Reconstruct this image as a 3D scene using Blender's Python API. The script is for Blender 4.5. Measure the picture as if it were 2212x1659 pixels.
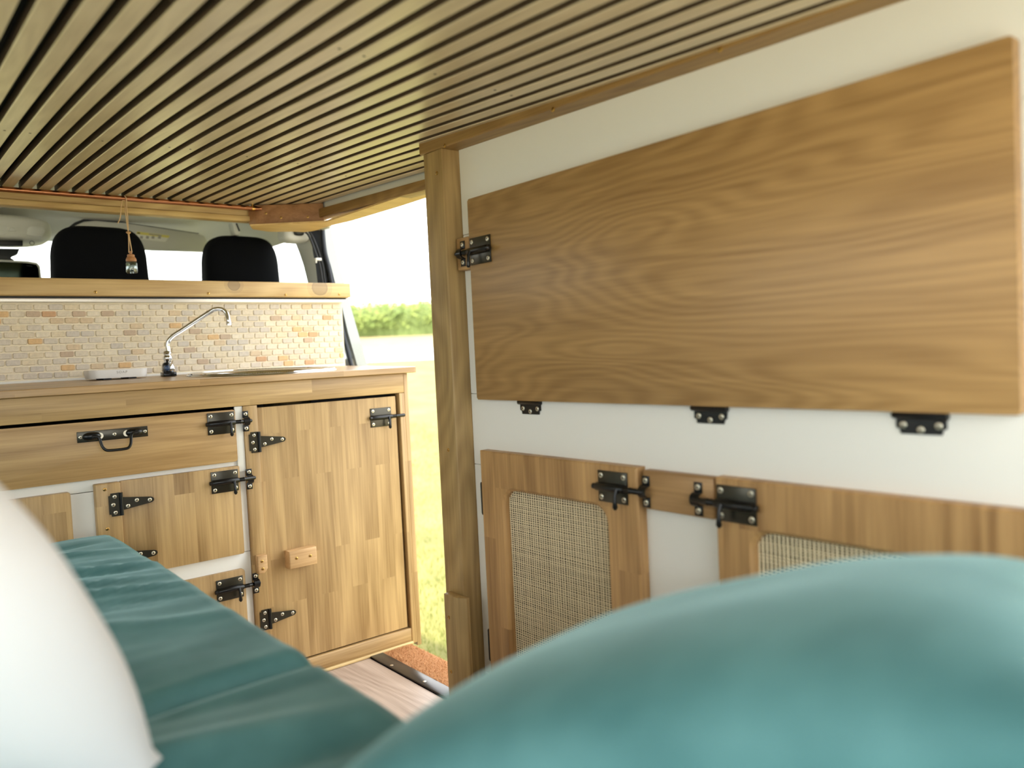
import bpy, bmesh, math, random
from mathutils import Vector, Matrix, noise

for o in list(bpy.data.objects): bpy.data.objects.remove(o, do_unlink=True)
scene = bpy.context.scene
COL = scene.collection
random.seed(7)
PI = math.pi

# ------------------------------------------------------------------ camera
IMG_W, IMG_H, FPX = 2212.0, 1659.0, 1705.4
CAM = Vector((0.0, 0.0, 0.769))
ROT = Matrix(((0.7723, 0.0639, -0.6320), (-0.6334, 0.0025, -0.7738), (-0.0479, 0.9980, 0.0424)))
cam_data = bpy.data.cameras.new('camera')
cam = bpy.data.objects.new('camera', cam_data)
COL.objects.link(cam)
q = ROT.to_quaternion(); q.normalize()
cam.location = CAM
cam.rotation_mode = 'QUATERNION'; cam.rotation_quaternion = q
cam_data.sensor_fit = 'HORIZONTAL'; cam_data.sensor_width = 36.0
cam_data.lens = FPX / IMG_W * 36.0
cam_data.clip_start = 0.02; cam_data.clip_end = 400
cam_data.dof.use_dof = True
cam_data.dof.focus_distance = 1.72
cam_data.dof.aperture_fstop = 2.6
scene.camera = cam

def ray(px, py):
    return ROT @ Vector(((px - IMG_W / 2) / FPX, -(py - IMG_H / 2) / FPX, -1.0))
def onY(px, py, Y): d = ray(px, py); return CAM + d * ((Y - CAM.y) / d.y)
def onX(px, py, X): d = ray(px, py); return CAM + d * ((X - CAM.x) / d.x)
def onZ(px, py, Z): d = ray(px, py); return CAM + d * ((Z - CAM.z) / d.z)

# ------------------------------------------------------------------ world, sun, exposure
world = bpy.data.worlds.new('sky'); scene.world = world
world.use_nodes = True
wn = world.node_tree; wn.nodes.clear()
w_out = wn.nodes.new('ShaderNodeOutputWorld')
w_bg = wn.nodes.new('ShaderNodeBackground')
w_tc = wn.nodes.new('ShaderNodeTexCoord')
w_map = wn.nodes.new('ShaderNodeMapping'); w_map.inputs['Scale'].default_value = (1, 1, 2.4)
w_noise = wn.nodes.new('ShaderNodeTexNoise'); w_noise.inputs['Scale'].default_value = 1.6
w_noise.inputs['Detail'].default_value = 5
w_ramp = wn.nodes.new('ShaderNodeValToRGB')
w_ramp.color_ramp.elements[0].position = 0.32; w_ramp.color_ramp.elements[0].color = (0.80, 0.90, 1.0, 1)
w_ramp.color_ramp.elements[1].position = 0.58; w_ramp.color_ramp.elements[1].color = (1.0, 0.99, 0.97, 1)
wn.links.new(w_tc.outputs['Generated'], w_map.inputs['Vector'])
wn.links.new(w_map.outputs['Vector'], w_noise.inputs['Vector'])
wn.links.new(w_noise.outputs['Fac'], w_ramp.inputs['Fac'])
wn.links.new(w_ramp.outputs['Color'], w_bg.inputs['Color'])
wn.links.new(w_bg.outputs['Background'], w_out.inputs['Surface'])
w_bg.inputs['Strength'].default_value = 5.0
sun_d = bpy.data.lights.new('sun', 'SUN'); sun_d.energy = 8.0; sun_d.angle = math.radians(1.2)
sun_d.color = (1.0, 0.95, 0.86)
sun = bpy.data.objects.new('sun', sun_d); COL.objects.link(sun)
sun.location = (-6, 1, 14)
sun.rotation_euler = Vector((0.36, 0.10, -1.0)).to_track_quat('-Z', 'Y').to_euler()
vs = scene.view_settings
vs.view_transform = 'Standard'; vs.look = 'None'; vs.gamma = 1.0; vs.use_curve_mapping = False
vs.exposure = 0.0

# ------------------------------------------------------------------ materials
MATS = {}
def lin(c):
    return tuple((v / 12.92 if v <= 0.04045 else ((v + 0.055) / 1.055) ** 2.4) for v in [x / 255.0 for x in c]) + (1.0,)
def new_mat(name):
    m = bpy.data.materials.new(name); m.use_nodes = True
    nt = m.node_tree; b = nt.nodes['Principled BSDF']
    MATS[name] = m
    return m, nt, b
def plain(name, rgb, rough=0.5, metal=0.0, bump=0.0, bscale=200.0, var=0.0, spec=0.5, coat=0.0):
    m, nt, b = new_mat(name)
    b.inputs['Base Color'].default_value = lin(rgb)
    b.inputs['Roughness'].default_value = rough
    b.inputs['Metallic'].default_value = metal
    b.inputs['Specular IOR Level'].default_value = spec
    b.inputs['Coat Weight'].default_value = coat
    tc = nt.nodes.new('ShaderNodeTexCoord')
    n = nt.nodes.new('ShaderNodeTexNoise'); n.inputs['Scale'].default_value = bscale; n.inputs['Detail'].default_value = 4
    nt.links.new(tc.outputs['Object'], n.inputs['Vector'])
    if bump > 0:
        bp = nt.nodes.new('ShaderNodeBump'); bp.inputs['Strength'].default_value = bump; bp.inputs['Distance'].default_value = 0.002
        nt.links.new(n.outputs['Fac'], bp.inputs['Height']); nt.links.new(bp.outputs['Normal'], b.inputs['Normal'])
    if var > 0:
        mx = nt.nodes.new('ShaderNodeMix'); mx.data_type = 'RGBA'
        c = lin(rgb)
        mx.inputs[6].default_value = tuple(v * (1 - var) for v in c[:3]) + (1,)
        mx.inputs[7].default_value = tuple(min(1, v * (1 + var)) for v in c[:3]) + (1,)
        nt.links.new(n.outputs['Fac'], mx.inputs[0]); nt.links.new(mx.outputs[2], b.inputs['Base Color'])
    return m

def wood(name, dark, light, uvw, stave=None, rough=0.42, ring=1.0, knot=None, coat=0.0, rand=False, contrast=1.0):
    """uvw: axes (along grain, across, normal) as letters; stave = (length, width) of glued staves."""
    m, nt, b = new_mat(name)
    N, L = nt.nodes, nt.links
    tc = N.new('ShaderNodeTexCoord')
    sep = N.new('ShaderNodeSeparateXYZ'); L.new(tc.outputs['Object'], sep.inputs[0])
    comb = N.new('ShaderNodeCombineXYZ')
    for i, a in enumerate(uvw): L.new(sep.outputs['XYZ'.index(a.upper())], comb.inputs[i])
    vec = comb.outputs[0]
    if rand:
        oi = N.new('ShaderNodeObjectInfo')
        ml = N.new('ShaderNodeMath'); ml.operation = 'MULTIPLY'; ml.inputs[1].default_value = 37.0
        L.new(oi.outputs['Random'], ml.inputs[0])
        ad = N.new('ShaderNodeVectorMath'); ad.operation = 'ADD'
        L.new(vec, ad.inputs[0]); L.new(ml.outputs[0], ad.inputs[1]); vec = ad.outputs[0]
    tint = None
    if stave:
        br = N.new('ShaderNodeTexBrick')
        br.inputs['Color1'].default_value = (0, 0, 0, 1); br.inputs['Color2'].default_value = (1, 1, 1, 1)
        br.inputs['Mortar'].default_value = (0.5, 0.5, 0.5, 1)
        br.inputs['Mortar Size'].default_value = 0.0; br.inputs['Scale'].default_value = 1.0
        br.inputs['Brick Width'].default_value = stave[0]; br.inputs['Row Height'].default_value = stave[1]
        br.inputs['Bias'].default_value = 0.0; br.offset = 0.37
        L.new(vec, br.inputs['Vector'])
        tint = br.outputs['Color']
        mu = N.new('ShaderNodeVectorMath'); mu.operation = 'MULTIPLY'; mu.inputs[1].default_value = (3.0, 7.0, 11.0)
        L.new(tint, mu.inputs[0])
        ad = N.new('ShaderNodeVectorMath'); ad.operation = 'ADD'
        L.new(vec, ad.inputs[0]); L.new(mu.outputs[0], ad.inputs[1]); vec = ad.outputs[0]
    def stretched(sx, sy, detail, dist, rg=0.55):
        mp = N.new('ShaderNodeMapping'); mp.inputs['Scale'].default_value = (sx, sy, sy)
        L.new(vec, mp.inputs['Vector'])
        n = N.new('ShaderNodeTexNoise'); n.inputs['Scale'].default_value = 1.0
        n.inputs['Detail'].default_value = detail; n.inputs['Distortion'].default_value = dist
        n.inputs['Roughness'].default_value = rg
        L.new(mp.outputs[0], n.inputs['Vector'])
        return n.outputs['Fac']
    broad = stretched(1.6, 9.0, 3, 0.4)
    fine = stretched(7.0, 210.0, 4, 0.2)
    grain = stretched(2.2, 55.0, 5, 0.7)
    # growth rings: sine of a slow noise
    rg = stretched(0.9, 5.5, 2, 0.25, 0.45)
    m1 = N.new('ShaderNodeMath'); m1.operation = 'MULTIPLY'; m1.inputs[1].default_value = 95.0 * ring
    L.new(rg, m1.inputs[0])
    m2 = N.new('ShaderNodeMath'); m2.operation = 'SINE'; L.new(m1.outputs[0], m2.inputs[0])
    m3 = N.new('ShaderNodeMath'); m3.operation = 'MULTIPLY_ADD'; m3.inputs[1].default_value = 0.5; m3.inputs[2].default_value = 0.5
    L.new(m2.outputs[0], m3.inputs[0])
    def madd(a, k, c):
        x = N.new('ShaderNodeMath'); x.operation = 'MULTIPLY_ADD'; x.inputs[1].default_value = k
        L.new(a, x.inputs[0])
        if isinstance(c, float): x.inputs[2].default_value = c
        else: L.new(c, x.inputs[2])
        return x.outputs[0]
    k = contrast
    f = madd(broad, 0.55 * k, 0.5 - (0.275 + 0.225 + 0.28 + 0.10) * k)
    f = madd(grain, 0.45 * k, f)
    f = madd(fine, 0.56 * k, f)
    f = madd(m3.outputs[0], 0.20 * k, f)
    if tint is not None:
        sx = N.new('ShaderNodeSeparateColor'); L.new(tint, sx.inputs[0])
        f = madd(sx.outputs[0], 0.16, f)
        f = madd(f, 1.0, -0.08)
    rmp = N.new('ShaderNodeValToRGB')
    d, l = lin(dark), lin(light)
    rmp.color_ramp.elements[0].position = 0.12; rmp.color_ramp.elements[0].color = d
    rmp.color_ramp.elements[1].position = 0.85; rmp.color_ramp.elements[1].color = l
    L.new(f, rmp.inputs['Fac'])
    colr = rmp.outputs['Color']
    for (ku, kv, kr) in (knot or []):
        mp = N.new('ShaderNodeMapping'); mp.inputs['Location'].default_value = (-ku / (1.15 * kr), -kv / kr, 0)
        mp.inputs['Scale'].default_value = (1 / (1.15 * kr), 1 / kr, 0.0)
        L.new(comb.outputs[0], mp.inputs['Vector'])
        ln = N.new('ShaderNodeVectorMath'); ln.operation = 'LENGTH'; L.new(mp.outputs[0], ln.inputs[0])
        kr_ = N.new('ShaderNodeValToRGB'); e_ = kr_.color_ramp.elements
        e_[0].position = 0.0; e_[0].color = (0.62, 0.62, 0.62, 1); e_[1].position = 1.0; e_[1].color = (0, 0, 0, 1)
        for pp, vv in ((0.38, 0.6), (0.42, 0.85), (0.47, 0.25), (0.52, 0.05), (0.56, 0.4), (0.60, 0.05), (0.66, 0.28), (0.72, 0.0)):
            q_ = e_.new(pp); q_.color = (vv, vv, vv, 1)
        m0 = N.new('ShaderNodeMath'); m0.operation = 'MULTIPLY_ADD'; m0.inputs[1].default_value = 0.42
        L.new(ln.outputs['Value'], m0.inputs[0])
        gsub = N.new('ShaderNodeMath'); gsub.operation = 'MULTIPLY_ADD'; gsub.inputs[1].default_value = 0.16; gsub.inputs[2].default_value = -0.08
        L.new(grain, gsub.inputs[0]); L.new(gsub.outputs[0], m0.inputs[2])
        L.new(m0.outputs[0], kr_.inputs['Fac'])
        mk = N.new('ShaderNodeMix'); mk.data_type = 'RGBA'; mk.inputs[7].default_value = lin((122, 102, 76))
        L.new(kr_.outputs['Color'], mk.inputs[0]); L.new(colr, mk.inputs[6]); colr = mk.outputs[2]
    L.new(colr, b.inputs['Base Color'])
    b.inputs['Roughness'].default_value = rough
    b.inputs['Coat Weight'].default_value = coat; b.inputs['Coat Roughness'].default_value = 0.25
    bp = N.new('ShaderNodeBump'); bp.inputs['Strength'].default_value = 0.12; bp.inputs['Distance'].default_value = 0.001
    L.new(fine, bp.inputs['Height']); L.new(bp.outputs['Normal'], b.inputs['Normal'])
    return m

OAK_D, OAK_L = (132, 100, 56), (206, 172, 118)
wood('oak_front_v', OAK_D, OAK_L, 'zxy', stave=(0.30, 0.042), ring=0.5)
wood('oak_front_h', OAK_D, OAK_L, 'xzy', stave=(0.42, 0.046), ring=0.5)
wood('oak_drawer', (140, 104, 58), (204, 168, 114), 'xzy', ring=0.9)
wood('oak_top', OAK_D, (206, 168, 118), 'xyz', stave=(0.35, 0.042), rough=0.34, coat=0.3, ring=0.5)
wood('oak_side', OAK_D, OAK_L, 'zyx', stave=(0.30, 0.042), ring=0.5)
wood('oak_right_v', (128, 90, 50), (208, 166, 110), 'zyx', stave=(0.26, 0.044), ring=0.5)
wood('oak_right_h', (126, 90, 52), (200, 160, 108), 'yzx', ring=0.9)
wood('oak_veneer', (122, 88, 46), (188, 150, 96), 'yzx', ring=2.2, rough=0.38, contrast=0.8)
wood('pine_x', (160, 124, 72), (218, 188, 132), 'xzy', ring=1.3, knot=[(0.8, 0.985, 0.014), (1.055, 0.982, 0.021)], rough=0.5)
wood('pine_beam', (162, 128, 76), (218, 190, 132), 'xzy', ring=1.0, rough=0.5)
wood('pine_post', (132, 104, 62), (190, 160, 106), 'zyx', ring=1.4, rough=0.5)
wood('pine_batten', (116, 84, 44), (172, 136, 80), 'yzx', ring=1.2, rough=0.5)
wood('pine_block', (132, 88, 54), (186, 138, 94), 'xzy', ring=1.0, rough=0.5)
wood('pine_gusset', (196, 158, 98), (232, 200, 140), 'xyz', ring=0.8, rough=0.55)
wood('slat_wood', (184, 166, 130), (230, 214, 178), 'yxz', ring=1.1, rough=0.36, coat=0.35, rand=True, contrast=0.8)
wood('slat_edge_shade', (70, 54, 38), (108, 88, 64), 'yzx', ring=0.8, rough=0.6, rand=True)  # slat sides: shade between the slats put into a darker colour
wood('laminate', (150, 128, 112), (204, 184, 168), 'yxz', ring=0.8, rough=0.4, rand=True)
wood('small_oak', (176, 134, 84), (226, 188, 138), 'xzy', ring=1.2, rough=0.55)
wood('stopper_wood', (150, 98, 56), (206, 150, 100), 'zxy', ring=1.0, rough=0.45)
plain('white_board', (236, 234, 226), 0.42, bump=0.03, bscale=120)
plain('backing_dark', (14, 12, 11), 0.9)
plain('black_metal', (10, 10, 11), 0.32, metal=0.0, bump=0.05, bscale=500, spec=0.45)
plain('black_plate', (66, 63, 54), 0.28, metal=0.7, bump=0.04, bscale=300, spec=0.6)
plain('screw_steel', (214, 206, 186), 0.3, metal=0.85)
plain('screw_slot', (52, 44, 34), 0.6)
plain('brass', (190, 150, 84), 0.28, metal=1.0)
plain('copper', (190, 130, 94), 0.3, metal=1.0, bump=0.03, bscale=60)
plain('chrome', (225, 227, 230), 0.07, metal=1.0)
plain('stainless', (214, 214, 212), 0.16, metal=1.0)
plain('chrome_dark', (22, 24, 28), 0.12, metal=0.3)
plain('tap_blue', (26, 52, 84), 0.25)
plain('aluminium', (214, 208, 200), 0.3, metal=0.5)
plain('black_rubber', (24, 26, 30), 0.55)
plain('seal_rubber', (40, 46, 58), 0.5)
plain('threshold_black', (24, 25, 28), 0.28, metal=0.2)
plain('dish_ceramic', (232, 230, 226), 0.35)
plain('letter_grey', (168, 164, 158), 0.5)
plain('seat_fabric', (13, 14, 18), 0.9, bump=0.3, bscale=900, spec=0.1)
plain('headliner', (216, 214, 202), 0.95, bump=0.35, bscale=700, var=0.06)
plain('cab_plastic', (210, 211, 205), 0.6, bump=0.1, bscale=500)
plain('cab_plastic_pale', (208, 208, 200), 0.5)
plain('cab_dark', (26, 30, 34), 0.45)
plain('mirror_face', (70, 86, 82), 0.08, metal=1.0)
plain('van_paint', (168, 174, 176), 0.18, spec=0.6, coat=0.5)
plain('grout', (240, 228, 202), 0.85, bump=0.2, bscale=600)
plain('cord', (214, 182, 142), 0.9, bump=0.3, bscale=1500)
plain('cane_light', (234, 216, 178), 0.6, var=0.18, bscale=260)
plain('cane_back', (52, 40, 26), 0.8)
plain('sticker_yellow', (226, 216, 120), 0.5)
plain('sticker_white', (236, 236, 228), 0.5)
plain('clip_white', (228, 226, 220), 0.4)
plain('bench_white', (224, 220, 212), 0.5)
plain('road', (142, 136, 134), 0.9, var=0.08, bscale=6)
plain('bounce_gravel', (206, 196, 178), 0.95, bump=0.6, bscale=60, var=0.15)
plain('coir', (186, 134, 88), 0.95, bump=0.9, bscale=420, var=0.35)
plain('coir_fibre', (198, 146, 98), 0.95)
plain('hedge_core', (96, 110, 56), 0.9, var=0.4, bscale=5)

def glass(name, tint=(0.97, 0.99, 0.98), gloss=0.08):
    m, nt, b = new_mat(name)
    nt.nodes.remove(b)
    out = nt.nodes['Material Output']
    t = nt.nodes.new('ShaderNodeBsdfTransparent'); t.inputs[0].default_value = tint + (1,)
    g = nt.nodes.new('ShaderNodeBsdfGlossy'); g.inputs['Roughness'].default_value = 0.02
    lw = nt.nodes.new('ShaderNodeLayerWeight'); lw.inputs['Blend'].default_value = 0.5
    pw_ = nt.nodes.new('ShaderNodeMath'); pw_.operation = 'POWER'; pw_.inputs[1].default_value = 4.0
    nt.links.new(lw.outputs['Facing'], pw_.inputs[0])
    fr = nt.nodes.new('ShaderNodeMath'); fr.operation = 'MULTIPLY_ADD'; fr.inputs[1].default_value = 0.6; fr.inputs[2].default_value = gloss * 0.5
    nt.links.new(pw_.outputs[0], fr.inputs[0])
    mx = nt.nodes.new('ShaderNodeMixShader')
    nt.links.new(fr.outputs[0], mx.inputs[0]); nt.links.new(t.outputs[0], mx.inputs[1]); nt.links.new(g.outputs[0], mx.inputs[2])
    nt.links.new(mx.outputs[0], out.inputs['Surface'])
    return m
glass('pane_glass'); glass('bottle_glass', (0.86, 0.92, 0.92), 0.25)

def velvet():
    m, nt, b = new_mat('teal_velvet')
    tc = nt.nodes.new('ShaderNodeTexCoord')
    n = nt.nodes.new('ShaderNodeTexNoise'); n.inputs['Scale'].default_value = 9; n.inputs['Detail'].default_value = 3
    nt.links.new(tc.outputs['Object'], n.inputs['Vector'])
    r = nt.nodes.new('ShaderNodeValToRGB')
    r.color_ramp.elements[0].position = 0.3; r.color_ramp.elements[0].color = lin((48, 97, 99))
    r.color_ramp.elements[1].position = 0.75; r.color_ramp.elements[1].color = lin((86, 133, 135))
    nt.links.new(n.outputs['Fac'], r.inputs['Fac']); nt.links.new(r.outputs['Color'], b.inputs['Base Color'])
    b.inputs['Roughness'].default_value = 0.75
    b.inputs['Sheen Weight'].default_value = 0.45; b.inputs['Sheen Roughness'].default_value = 0.35
    b.inputs['Sheen Tint'].default_value = lin((190, 226, 226))
    n2 = nt.nodes.new('ShaderNodeTexNoise'); n2.inputs['Scale'].default_value = 1200
    nt.links.new(tc.outputs['Object'], n2.inputs['Vector'])
    bp = nt.nodes.new('ShaderNodeBump'); bp.inputs['Strength'].default_value = 0.12; bp.inputs['Distance'].default_value = 0.001
    nt.links.new(n2.outputs['Fac'], bp.inputs['Height']); nt.links.new(bp.outputs['Normal'], b.inputs['Normal'])
velvet()
plain('white_cotton', (238, 236, 236), 0.85, bump=0.15, bscale=900)

def tile_mat():
    m, nt, b = new_mat('travertine')
    N, L = nt.nodes, nt.links
    oi = N.new('ShaderNodeObjectInfo')
    r = N.new('ShaderNodeValToRGB'); r.color_ramp.interpolation = 'CONSTANT'
    cols = [(0.0, (216, 203, 180)), (0.17, (206, 195, 178)), (0.34, (221, 209, 186)), (0.50, (212, 199, 176)), (0.64, (201, 191, 177)),
            (0.76, (216, 201, 172)), (0.86, (208, 186, 154)), (0.925, (190, 168, 144)), (0.95, (214, 178, 130)), (0.982, (200, 160, 122))]
    els = r.color_ramp.elements
    els[0].position, els[0].color = cols[0][0], lin(cols[0][1])
    els[1].position, els[1].color = cols[1][0], lin(cols[1][1])
    for p, c in cols[2:]:
        e = els.new(p); e.color = lin(c)
    L.new(oi.outputs['Random'], r.inputs['Fac'])
    tc = N.new('ShaderNodeTexCoord'); ml = N.new('ShaderNodeVectorMath'); ml.operation = 'ADD'
    L.new(tc.outputs['Object'], ml.inputs[0]); L.new(oi.outputs['Location'], ml.inputs[1])
    n = N.new('ShaderNodeTexNoise'); n.inputs['Scale'].default_value = 130; n.inputs['Detail'].default_value = 6; n.inputs['Roughness'].default_value = 0.7
    L.new(ml.outputs[0], n.inputs['Vector'])
    mr = N.new('ShaderNodeMapRange'); mr.inputs[1].default_value = 0.3; mr.inputs[2].default_value = 0.7; mr.inputs[3].default_value = 0.95; mr.inputs[4].default_value = 1.22
    L.new(n.outputs['Fac'], mr.inputs[0])
    mm = N.new('ShaderNodeVectorMath'); mm.operation = 'SCALE'; L.new(r.outputs['Color'], mm.inputs[0]); L.new(mr.outputs[0], mm.inputs['Scale'])
    L.new(mm.outputs[0], b.inputs['Base Color'])
    b.inputs['Roughness'].default_value = 0.7
    bp = N.new('ShaderNodeBump'); bp.inputs['Strength'].default_value = 0.5; bp.inputs['Distance'].default_value = 0.0012
    L.new(n.outputs['Fac'], bp.inputs['Height']); L.new(bp.outputs['Normal'], b.inputs['Normal'])
tile_mat()

def grass_mat(name, c1, c2, c3, scale):
    m, nt, b = new_mat(name)
    tc = nt.nodes.new('ShaderNodeTexCoord')
    n = nt.nodes.new('ShaderNodeTexNoise'); n.inputs['Scale'].default_value = scale; n.inputs['Detail'].default_value = 6
    nt.links.new(tc.outputs['Object'], n.inputs['Vector'])
    r = nt.nodes.new('ShaderNodeValToRGB')
    r.color_ramp.elements[0].position = 0.3; r.color_ramp.elements[0].color = lin(c1)
    r.color_ramp.elements[1].position = 0.72; r.color_ramp.elements[1].color = lin(c3)
    e = r.color_ramp.elements.new(0.5); e.color = lin(c2)
    nt.links.new(n.outputs['Fac'], r.inputs['Fac']); nt.links.new(r.outputs['Color'], b.inputs['Base Color'])
    b.inputs['Roughness'].default_value = 0.85
grass_mat('grass_ground', (98, 96, 46), (118, 114, 56), (134, 126, 68), 3.0)
grass_mat('grass_blade', (84, 102, 34), (110, 122, 46), (140, 138, 66), 2.0)
grass_mat('dry_verge', (136, 118, 82), (146, 128, 90), (128, 126, 78), 2.0)
grass_mat('hedge_leaf', (92, 112, 50), (124, 140, 66), (152, 160, 84), 3.0)

# ------------------------------------------------------------------ mesh helpers
def finish(bm, name, mats, smooth=False, angle=40):
    me = bpy.data.meshes.new(name)
    bmesh.ops.recalc_face_normals(bm, faces=bm.faces)
    bm.to_mesh(me); bm.free()
    for k in (mats if isinstance(mats, (list, tuple)) else [mats]): me.materials.append(MATS[k])
    if smooth:
        for p in me.polygons: p.use_smooth = True
        if angle < 180:
            try: me.set_sharp_from_angle(angle=math.radians(angle))
            except Exception: pass
    return me
def link(name, me, parent=None, loc=None, rot=None):
    o = bpy.data.objects.new(name, me); COL.objects.link(o)
    if parent is not None:
        o.parent = parent
        if loc is None: loc = -world_loc(parent)
        else: loc = Vector(loc) - world_loc(parent)
    if loc is not None: o.location = loc
    if rot is not None: o.rotation_euler = rot
    return o
def world_loc(o):
    v = Vector((0, 0, 0))
    while o is not None:
        v += Vector(o.location); o = o.parent
    return v
def tag(o, label, cat, group=None, kind=None):
    if label: o['label'] = label
    if cat: o['category'] = cat
    if group: o['group'] = group
    if kind: o['kind'] = kind
    return o
def thing(name, label, cat, loc, group=None):
    o = bpy.data.objects.new(name, None); COL.objects.link(o); o.location = loc; o.empty_display_size = 0.02
    return tag(o, label, cat, group)
def struct(name, me, label=None):
    o = link(name, me); o['kind'] = 'structure'
    if label: o['label'] = label
    return o
def add_box(bm, x0, x1, y0, y1, z0, z1, bev=0.0, seg=2, mi=0):
    vs_ = [bm.verts.new((x, y, z)) for x in (x0, x1) for y in (y0, y1) for z in (z0, z1)]
    idx = [(0, 1, 3, 2), (4, 6, 7, 5), (0, 4, 5, 1), (2, 3, 7, 6), (0, 2, 6, 4), (1, 5, 7, 3)]
    fs = [bm.faces.new([vs_[i] for i in t]) for t in idx]
    for f in fs: f.material_index = mi
    if bev > 0:
        es = list({e for f in fs for e in f.edges})
        bmesh.ops.bevel(bm, geom=es, offset=bev, segments=seg, affect='EDGES', profile=0.5)
    return fs
def box(name, b6, mat, parent=None, bev=0.0, seg=2, smooth=True):
    bm = bmesh.new(); add_box(bm, *b6, bev=bev, seg=seg)
    return link(name, finish(bm, name, mat, smooth=smooth and bev > 0, angle=60), parent)
def add_tube(bm, pts, r, n=10, mi=0, caps=True, radii=None):
    pts = [Vector(p) for p in pts]
    rings = []
    up = Vector((0, 0, 1))
    prev = None
    for i, p in enumerate(pts):
        t = (pts[min(i + 1, len(pts) - 1)] - pts[max(i - 1, 0)]).normalized()
        if prev is None:
            a = up if abs(t.dot(up)) < 0.95 else Vector((1, 0, 0))
            u = t.cross(a).normalized()
        else:
            u = (prev - t * prev.dot(t)).normalized()
        prev = u
        v = t.cross(u)
        rr = radii[i] if radii else r
        rings.append([bm.verts.new(p + (u * math.cos(2 * PI * k / n) + v * math.sin(2 * PI * k / n)) * rr) for k in range(n)])
    for a, b2 in zip(rings[:-1], rings[1:]):
        for k in range(n):
            f = bm.faces.new((a[k], a[(k + 1) % n], b2[(k + 1) % n], b2[k])); f.material_index = mi
    if caps:
        f = bm.faces.new(rings[0][::-1]); f.material_index = mi
        f = bm.faces.new(rings[-1]); f.material_index = mi
def smooth_path(pts, n=6):
    pts = [Vector(p) for p in pts]; out = []
    P = [pts[0]] + pts + [pts[-1]]
    for i in range(1, len(P) - 2):
        for k in range(n):
            t = k / n
            a, b_, c, d = P[i - 1], P[i], P[i + 1], P[i + 2]
            out.append(0.5 * ((2 * b_) + (-a + c) * t + (2 * a - 5 * b_ + 4 * c - d) * t * t + (-a + 3 * b_ - 3 * c + d) * t ** 3))
    out.append(pts[-1]); return out
def add_lathe(bm, prof, c, n=24, mi=0, axis='z', cap=True):
    rings = []
    for r, h in prof:
        ring = []
        for k in range(n):
            a = 2 * PI * k / n
            v = Vector((r * math.cos(a), r * math.sin(a), h))
            if axis == 'y': v = Vector((v.x, -v.z, v.y))
            if axis == 'x': v = Vector((v.z, v.x, v.y))
            ring.append(bm.verts.new(Vector(c) + v))
        rings.append(ring)
    for a, b2 in zip(rings[:-1], rings[1:]):
        for k in range(n):
            f = bm.faces.new((a[k], a[(k + 1) % n], b2[(k + 1) % n], b2[k])); f.material_index = mi
    if cap:
        for rg in (rings[0][::-1], rings[-1]):
            f = bm.faces.new(rg); f.material_index = mi
def add_prism(bm, poly, d0, d1, axis='y', mi=0, bev=0.0):
    """extrude a 2D polygon; axis y: poly is (x,z); axis x: (y,z); axis z: (x,y)"""
    def mk(p, d):
        return {'y': (p[0], d, p[1]), 'x': (d, p[0], p[1]), 'z': (p[0], p[1], d)}[axis]
    A = [bm.verts.new(mk(p, d0)) for p in poly]; B = [bm.verts.new(mk(p, d1)) for p in poly]
    fs = [bm.faces.new(A[::-1]), bm.faces.new(B)]
    n = len(poly)
    for i in range(n): fs.append(bm.faces.new((A[i], A[(i + 1) % n], B[(i + 1) % n], B[i])))
    for f in fs: f.material_index = mi
    if bev > 0:
        es = list({e for f in fs[:2] for e in f.edges})
        bmesh.ops.bevel(bm, geom=es, offset=bev, segments=2, affect='EDGES', profile=0.5)
    return fs
def prism(name, poly, d0, d1, axis, mat, parent=None, bev=0.0):
    bm = bmesh.new(); add_prism(bm, poly, d0, d1, axis, bev=bev)
    return link(name, finish(bm, name, mat, smooth=bev > 0, angle=50), parent)
def rounded_rect(x0, x1, z0, z1, r, n=6):
    pts = []
    for cx, cz, a0 in ((x1 - r, z1 - r, 0), (x0 + r, z1 - r, PI / 2), (x0 + r, z0 + r, PI), (x1 - r, z0 + r, 1.5 * PI)):
        for k in range(n + 1):
            a = a0 + PI / 2 * k / n
            pts.append((cx + r * math.cos(a), cz + r * math.sin(a)))
    return pts
def superellipsoid(bm, c, rx, ry, rz, e1=0.5, e2=0.5, nu=32, nv=20, fn=None, mi=0):
    def sp(v, e): return math.copysign(abs(v) ** e, v)
    rings = []
    for j in range(1, nv):
        ph = -PI / 2 + PI * j / nv
        ring = []
        for i in range(nu):
            th = 2 * PI * i / nu
            p = Vector((rx * sp(math.cos(ph), e1) * sp(math.cos(th), e2), ry * sp(math.cos(ph), e1) * sp(math.sin(th), e2), rz * sp(math.sin(ph), e1)))
            if fn: p = fn(p)
            ring.append(bm.verts.new(Vector(c) + p))
        rings.append(ring)
    top = Vector((0, 0, rz)); bot = Vector((0, 0, -rz))
    if fn: top, bot = fn(top), fn(bot)
    tv, bv = bm.verts.new(Vector(c) + top), bm.verts.new(Vector(c) + bot)
    for a, b2 in zip(rings[:-1], rings[1:]):
        for k in range(nu):
            f = bm.faces.new((a[k], a[(k + 1) % nu], b2[(k + 1) % nu], b2[k])); f.material_index = mi
    for k in range(nu):
        bm.faces.new((bv, rings[0][(k + 1) % nu], rings[0][k])).material_index = mi
        bm.faces.new((tv, rings[-1][k], rings[-1][(k + 1) % nu])).material_index = mi

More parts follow.
